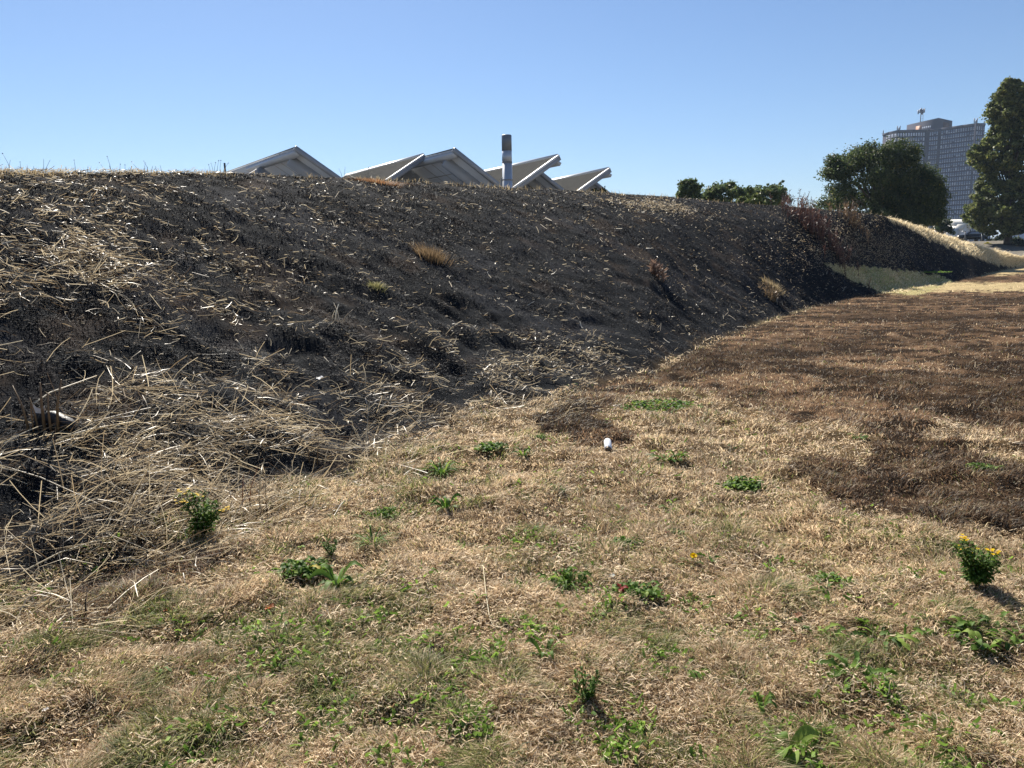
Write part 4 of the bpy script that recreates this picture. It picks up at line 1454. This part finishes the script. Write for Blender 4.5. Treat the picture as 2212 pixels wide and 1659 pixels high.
# drinks can lying on its side, mouth towards the viewer
def can():
    x, y, z = g2(1314, 978)
    o = thing("drink_can", "white drinks can lying on its side on the lawn beside a scorched patch", "can", (x, y, z))
    o.rotation_euler = (math.radians(19), 0, math.radians(-4))
    R_, L = .033, .150
    zc = R_ - .004
    m_w = plain("white_can_paint", (.82, .83, .84), .32, 0, .04, 20)
    m_al = plain("scorched_aluminium", (.20, .15, .10), .4, .6, .3, 40)
    b = MB()
    prof = [(0.008, .0265), (.013, .0315), (.018, .033), (L - .018, .033), (L - .008, .029), (L, .0245)]
    b.tube([(0, p, zc) for p, r in prof], [r for p, r in prof], 28, caps=True)
    b.build("body", m_w, o, smooth=False)
    r = MB()
    r.tube([(0, .010, zc), (0, .002, zc), (0, -.001, zc)], [.0275, .0285, .0275], 28, caps=False)
    r.tube([(0, -.001, zc), (0, .003, zc)], [.0275, .0255], 28, caps=True)
    r.build("rim", m_al, o)
    ld = MB()
    ld.tube([(0, .0022, zc), (0, .0012, zc)], [.0256, .0256], 24)
    l_ = ld.build("lid", plain("dull_lid", (.30, .23, .16), .45, .5, .2, 30), o)
    mo = MB()
    mo.tube([(-.004, .0010, zc + .011), (-.004, .0002, zc + .011)], [.0095, .0095], 16)
    mo.build("mouth", plain("can_inside", (.01, .009, .008), .7), l_)
    tb = MB()
    tb.box((-.006, -.0022, zc - .012), (.006, -.0008, zc + .003))
    tb.build("ring_pull", m_al, l_)
    lb = MB()                                         # the printed blue-grey stripe on its left side
    n = 8
    a0, a1 = math.radians(165), math.radians(212)
    V = []
    for i in range(n + 1):
        a = a0 + (a1 - a0) * i / n
        for yy in (.022, .085):
            V.append((math.cos(a) * .0334, yy, zc + math.sin(a - math.pi) * -.0334))
    lb.add(V, [(2 * i, 2 * i + 1, 2 * i + 3, 2 * i + 2) for i in range(n)])
    lb.build("printed_band", plain("blue_grey_print", (.16, .20, .34), .4, 0, .1, 20), o)
can()

# dark shoe lying in the burnt straw at the left
def shoe():
    x, y, z = g2(118, 922)
    o = thing("shoe", "blackened shoe with a pale lining lying in the burnt straw at the left edge", "shoe", (x, y, z + .012))
    o.rotation_euler = (math.radians(-8), math.radians(6), math.radians(-6))
    mu = plain("charred_leather", (.014, .016, .020), .55, 0, .3, 30, .3)
    # cross sections from heel to toe: x, half width, height
    sec = [(-.145, .022, .085), (-.135, .034, .100), (-.10, .039, .098), (-.055, .039, .092), (-.01, .041, .098), (.035, .046, .088), (.08, .049, .068), (.12, .043, .053), (.145, .028, .040), (.156, .010, .028)]
    mb = MB()
    n = 14
    V = []
    for (xx, hw, hh) in sec:
        for k in range(n):
            a = 2 * math.pi * k / n
            yy, zz = math.cos(a), math.sin(a)
            V.append((xx, hw * np.sign(yy) * abs(yy) ** .8, hh * .5 + hh * .5 * np.sign(zz) * abs(zz) ** .75))
    f = []
    for i in range(len(sec) - 1):
        for k in range(n):
            if 1 <= i <= 2 and 2 <= k <= 4:            # the opening
                continue
            k2 = (k + 1) % n
            f.append((i * n + k, i * n + k2, (i + 1) * n + k2, (i + 1) * n + k))
    f += [tuple(range(n))[::-1], tuple(range((len(sec) - 1) * n, len(sec) * n))]
    mb.add(V, f)
    mb.build("upper", mu, o, smooth=True)
    s = MB()
    out = [(-.150, -.02), (-.12, -.040), (-.03, -.040), (.07, -.052), (.13, -.046), (.160, -.012), (.160, .012), (.13, .046), (.07, .052), (-.03, .040), (-.12, .040), (-.150, .02)]
    s.prism([(a, b, -.012) for a, b in out], (0, 0, .020))
    s.build("sole", plain("charred_rubber", (.010, .010, .012), .8, 0, .3, 30), o)
    l = MB()                                           # pale heel lining standing up behind the opening
    V = []
    for i in range(9):
        t = i / 8
        xx = -.139 + .085 * t
        zt = .108 + .012 * (2 * t - 1) ** 2 * 2.2
        V += [(xx, -.0405, .074), (xx, -.0415, zt)]
    l.add(V, [(2 * i, 2 * i + 2, 2 * i + 3, 2 * i + 1) for i in range(8)])
    V = [(a, b + .003, c) for a, b, c in V]
    l.add(V, [(2 * i, 2 * i + 1, 2 * i + 3, 2 * i + 2) for i in range(8)])
    l.build("lining", plain("pale_lining", (.62, .60, .57), .6, 0, .1, 40), o)
shoe()

# stalks and stems that can be told apart
def stalk(name, label, pts, r0, r1, col, cat="stalk", lift=.012, group=None, mat=None):
    """a single stalk along photo pixels, laid on the ground (or lifted where a third value is given)"""
    P = []
    for p in pts:
        x, y, z = g2(p[0], p[1])
        P.append(np.array([x, y, z + (p[2] if len(p) > 2 else lift)]))
    Q = [P[0]]
    for a, b in zip(P[:-1], P[1:]):
        for t in (.33, .67, 1):
            q = a + (b - a) * t
            q[2] = max(q[2], H1(q[0], q[1]) + .006)
            Q.append(q)
    mb = MB()
    n = len(Q)
    mb.tube([q - P[0] for q in Q], list(np.linspace(r0, r1, n)), 6, col=col)
    o = mb.build(name, mat or M_straw, None, tuple(P[0]))
    return tag(o, label, cat, group)
stalk("grass_stalk", "long thin pale bent stalk on the lawn, left of the largest leafy clump", [(1044, 1240, .05), (1050, 1295, .035), (1058, 1345), (1066, 1358), (1090, 1366)], .0028, .0022, (.66, .58, .38))
stalk("grass_stalk", "long pale grass stalk near the bottom left corner, slanting down right", [(170, 1435), (240, 1500), (330, 1565)], .0028, .0018, (.58, .50, .32))
stalk("grass_stalk", "long pale stem lying almost level on the lawn at the left", [(0, 1392), (150, 1380), (280, 1362), (410, 1335), (520, 1314)], .0034, .0022, (.60, .52, .34))
stalk("straw_stem", "thick bright straw stem lying below the shoe", [(130, 958, .03), (200, 940, .035), (300, 917, .03)], .0075, .0045, (.74, .68, .52))
stalk("straw_stem", "thick bright straw stem lying above the shoe", [(75, 878, .02), (110, 860, .04), (210, 822, .03)], .0070, .0040, (.70, .62, .46))
stalk("straw_stem", "long straw stem lying across the straw at the lower left edge", [(0, 1275, .03), (130, 1215, .05), (250, 1165, .03)], .0048, .0030, (.66, .58, .40))
stalk("straw_stem", "long straw stem running down right from the left edge towards the ragwort", [(0, 1015, .03), (90, 1050, .05), (190, 1095, .05), (290, 1135, .02)], .0045, .0030, (.55, .47, .33))

def standing(name, label, cat, X, Y, stems, group=None, parts="stem", mat=None):
    """a clump of thin upright stems: (dx px, height px, lean px, radius, colour, tip) in photo pixels of the 2212 px frame"""
    x, y, z = g2(X, Y)
    dist = math.sqrt(x * x + y * y)
    k = 1024 / 2212 / FPX * dist
    o = thing(name, label, cat, (x, y, z), group)
    for dx, hp, ln, r, col, tip in stems:
        mb = MB()
        b = np.array([dx * k, rng.normal(0, 4) * k, -.02])
        if True:
            b[2] = H1(x + b[0], y + b[1]) - z - .02
        t = b + np.array([ln * k, rng.normal(0, 4) * k, hp * k])
        mid = (b + t) / 2 + np.array([-ln * .15 * k, 0, hp * .06 * k])
        mb.tube([b, mid, t], [r * k, r * .8 * k, r * .5 * k], 5, col=col)
        if tip:
            mb.tube([t - (t - mid) * .02, t + (t - mid) * .06, t + (t - mid) * tip], [r * .6 * k, r * 2.4 * k, r * .6 * k], 6, col=col)
        mb.build(parts, mat or M_straw, o)
    return o
BRN, BLK, REDB, PALE = (.24, .17, .10), (.06, .05, .045), (.16, .065, .045), (.62, .55, .42)
standing("dead_plant", "clump of thick brown broken stems standing left of the shoe", "dead plant", 95, 935,
         [(-28, 92, -22, 2.4, BRN, 0), (-10, 70, -8, 2.0, BRN, 0), (0, 98, 5, 3.2, BRN, 0), (12, 80, 6, 2.6, BRN, 0), (22, 105, 22, 3.0, BRN, 0), (-18, 60, 2, 1.6, (.3, .2, .1), 0)])
standing("dead_plant", "reddish and grey dead stems standing beside the ragwort in the straw", "dead plant", 535, 1100,
         [(-30, 70, -6, 1.1, REDB, 0), (-10, 85, 10, 1.2, (.3, .12, .06), 0), (8, 60, -14, 1.0, REDB, 0), (22, 110, 20, 1.6, (.5, .44, .32), 0), (40, 95, 5, 1.3, (.45, .38, .26), 0), (0, 92, 26, 1.0, (.36, .16, .08), 0)])
standing("dead_plant", "short brown stems standing at the right end of the straw heap", "dead plant", 690, 1010,
         [(-20, 55, -4, 1.4, BRN, 0), (-5, 62, 6, 1.4, BRN, 0), (10, 45, 10, 1.2, PALE, 0), (24, 52, 4, 1.1, BRN, 0)])
standing("bleached_plant", "bright white forked dead stem standing out on the middle of the burnt bank", "dead plant", 728, 694,
         [(-4, 38, 10, 1.5, (.85, .82, .74), 0), (6, 44, -12, .9, (.80, .74, .62), 0), (-12, 22, 8, 1.1, (.78, .72, .6), 0), (10, 30, 24, .7, (.6, .52, .4), 0)])
standing("burnt_plant", "small black burnt stem standing on the lawn edge at the lower left", "dead plant", 182, 1338, [(0, 46, 3, 2.2, BLK, 0), (2, 70, 12, .8, BLK, 0), (-6, 24, -6, 1.2, BLK, 0)])
def skyline(label, X, Y, lst, col=BLK):
    return standing("seeding_plant", label, "dead plant", X, Y, [(a, b, c, .42, col, d) for a, b, c, d in lst], "dry stems along the crest of the bank")
skyline("tall thin stems with seed heads at the left end of the crest", 55, 376, [(-20, 36, -10, .12), (-4, 22, 2, .1), (4, 20, -2, 0), (14, 18, 6, 0), (28, 32, 12, 0), (32, 34, 2, 0)])
skyline("two plain upright stems at the very left edge of the crest", 12, 377, [(-8, 28, -3, 0), (6, 30, 1, 0)])
skyline("sparse stems with round seed heads, second group from the left on the crest", 165, 375, [(0, 26, -2, .14), (22, 17, 2, .16), (-14, 10, -4, .2)])
skyline("row of fine stems with dark seed heads, third group from the left on the crest", 245, 375, [(-12, 22, -10, .14), (0, 32, -4, .12), (10, 20, 2, .18), (22, 20, 2, .16), (28, 18, 8, .12)])
skyline("dense dark tuft with seed heads in the middle of the left crest", 318, 374, [(-16, 26, -12, .12), (-6, 22, 2, .14), (0, 14, 4, 0), (6, 16, 3, 0), (12, 14, 6, 0), (20, 18, 2, 0), (26, 20, -1, 0), (2, 24, -8, .1)])
skyline("slender stems with seed heads beside the floodlight pole", 468, 376, [(-10, 18, -2, .2), (-4, 23, 4, .16), (0, 26, 6, .16), (6, 27, 5, .16), (-6, 22, -4, .12), (12, 24, 12, .14)])
skyline("forked dead stem between the first and second gable roofs", 741, 386, [(0, 22, -6, 0), (1, 26, 2, 0), (2, 12, 8, 0)])
skyline("dead stem with withered leaves in front of the second gable roof", 795, 390, [(0, 26, 3, .3), (-3, 20, -5, .2), (4, 12, 2, 0)])
skyline("twiggy bare stems in front of the second gable's right slope", 1020, 402, [(0, 14, 1, 0), (-28, 13, -2, .2), (40, 18, 4, 0)], BRN)

# clump of reddish dock stems in the hollow near the far end of the crest
def docks(label, X, Y, n, wpx, h0, h1, col0, col1, cat="dead plant", group=None):
    x, y, z = g2(X, Y)
    dist = math.hypot(x, y)
    k = 1024 / 2212 / FPX * dist
    o = thing("dried_dock", label, cat, (x, y, z), group)
    for i in range(n):
        dx = rng.normal(0, wpx * .40) * k
        dy = rng.normal(0, wpx * .3) * k
        b = np.array([dx, dy, H1(x + dx, y + dy) - z - .03])
        h = rng.uniform(h0, h1) * k * (1 - .4 * min(abs(dx) / (wpx * k), 1))
        t = b + np.array([rng.normal(0, .16) * h, rng.normal(0, .16) * h, h])
        c = tuple(lerp(col0, col1, np.array([rng.random()]))[0])
        mb = MB()
        mb.tube([b, (b + t) / 2, t], [.011, .009, .005], 4, col=c)
        for j in range(22):                            # whorls of dry seed along the upper stem
            f = rng.uniform(.25, 1)
            p = b + (t - b) * f
            d = rng.normal(size=3) * .03 + np.array([0, 0, .03])
            sd = np.cross(d, rng.normal(size=3))
            mb.ribbon([p, p + d * 1.2, p + d * 2], [.004, .011, .004], sd / np.linalg.norm(sd), c)
        mb.build("stem", M_straw, o)
docks("thick stand of dark russet dried dock in the hollow below the broad tree", 1755, 500, 150, 90, 20, 58, (.060, .030, .026), (.17, .085, .062))
docks("spindly tall dock stems standing against the sky left of the broad tree", 1725, 452, 9, 34, 24, 40, (.06, .03, .035), (.11, .05, .05))
docks("dry brown flat topped stems on the crest where the golden grass begins", 1845, 490, 36, 50, 22, 46, (.10, .06, .035), (.26, .17, .09))
docks("pale dry stems standing in the middle of the burnt bank's right half", 1425, 606, 12, 30, 18, 34, (.18, .11, .08), (.30, .20, .14))
docks("brown dry stems on the right part of the burnt bank near its foot", 1665, 645, 18, 34, 10, 26, (.20, .14, .08), (.34, .25, .15))

# surviving tufts of grass on the burnt bank
def tuft(label, X, Y, wpx, hpx, n, c0, c1):
    x, y, z = g2(X, Y)
    dist = math.hypot(x, y)
    k = 1024 / 2212 / FPX * dist
    px, py = rng.normal(0, wpx * .25 * k, n), rng.normal(0, wpx * .22 * k, n)
    P = np.stack([px, py, H(px + x, py + y) - z - .01], -1)
    h = rng.uniform(.4, 1.1, n) * hpx * k
    ln = np.stack([px, py], -1) * rng.uniform(.3, 1.4, n)[:, None] + rng.normal(0, .02, (n, 2))
    me = blades("tussock", P, h, np.full(n, .0045) * max(dist / 10, .8), ln, lerp(c0, c1, rng.random(n)), M_grass)
    o = link("tussock", me, None, (x, y, z))
    tag(o, label, "grass tuft")
tuft("rounded brown tussock surviving in the middle of the burnt bank", 932, 560, 58, 30, 700, (.08, .055, .03), (.30, .21, .12))
tuft("pale straw tussock low on the right part of the burnt bank", 1668, 622, 34, 18, 420, (.20, .15, .08), (.46, .37, .22))
tuft("rusty brown tussock on the crest in front of the second gable roof", 815, 394, 74, 11, 700, (.16, .08, .04), (.36, .20, .10))
tuft("small pale green tussock on the burnt bank left of the brown one", 812, 622, 30, 14, 300, (.14, .15, .05), (.40, .36, .18))

# litter
def flake(name, label, cat, X, Y, spx, col, lift=.02, curl=.4):
    x, y, z = g2(X, Y)
    k = 1024 / 2212 / FPX * math.sqrt(x * x + y * y + CAMH ** 2)
    s = spx * k * .5
    mb = MB()
    for a, sc in ((0.4, 1.0), (2.3, .8), (4.4, .9), (1.4, .6)):
        leaf(mb, (0, 0, .002), a, s * sc, s * .9 * sc, curl, col, "round", .3, seg=5)
    o = mb.build(name, M_leaf, None, (x, y, z + lift))
    tag(o, label, cat)
flake("fallen_leaf", "orange brown fallen leaf on the lawn at the lower left", "leaf", 582, 1326, 26, (.42, .15, .06))
flake("fallen_leaf", "dry pinkish brown fallen leaf between two dandelion rosettes at the right", "leaf", 1722, 1344, 24, (.40, .22, .13))
flake("fallen_leaf", "rusty brown leaf near the burnt stem at the lower left", "leaf", 362, 1330, 22, (.26, .09, .04))
flake("fallen_leaf", "whitish curled leaf on the lawn right of the largest leafy clump", "leaf", 1322, 1257, 16, (.62, .64, .58))
flake("paper_scrap", "white scrap of litter shining at the upper edge of the straw heap", "litter", 690, 827, 20, (.88, .88, .88), .03, .5)
flake("yarrow_flower", "whitish yarrow head on the grass near the bottom of the photo", "flower", 905, 1480, 15, (.74, .68, .64), .03, .6)
flake("yarrow_flower", "small white flower head close to the bottom left corner", "flower", 100, 1556, 13, (.76, .72, .66), .03, .6)

# ------------------------------------------------------------------ thin summer haze in the air
def haze():
    mt = bpy.data.materials.new("haze_air")
    mt.use_nodes = True
    t = mt.node_tree
    t.nodes.clear()
    out = t.nodes.new("ShaderNodeOutputMaterial")
    pv = t.nodes.new("ShaderNodeVolumePrincipled")
    pv.inputs["Color"].default_value = (.62, .78, 1.0, 1)
    pv.inputs["Density"].default_value = 0.00017
    pv.inputs["Anisotropy"].default_value = 0.0
    t.links.new(pv.outputs[0], out.inputs["Volume"])
    mb = MB()
    mb.box((-6500, -6500, -1.5), (6500, 6500, 135))
    o = mb.build("haze", mt)
    tag(o, "thin pale haze in the air", "haze", kind="stuff")
haze()
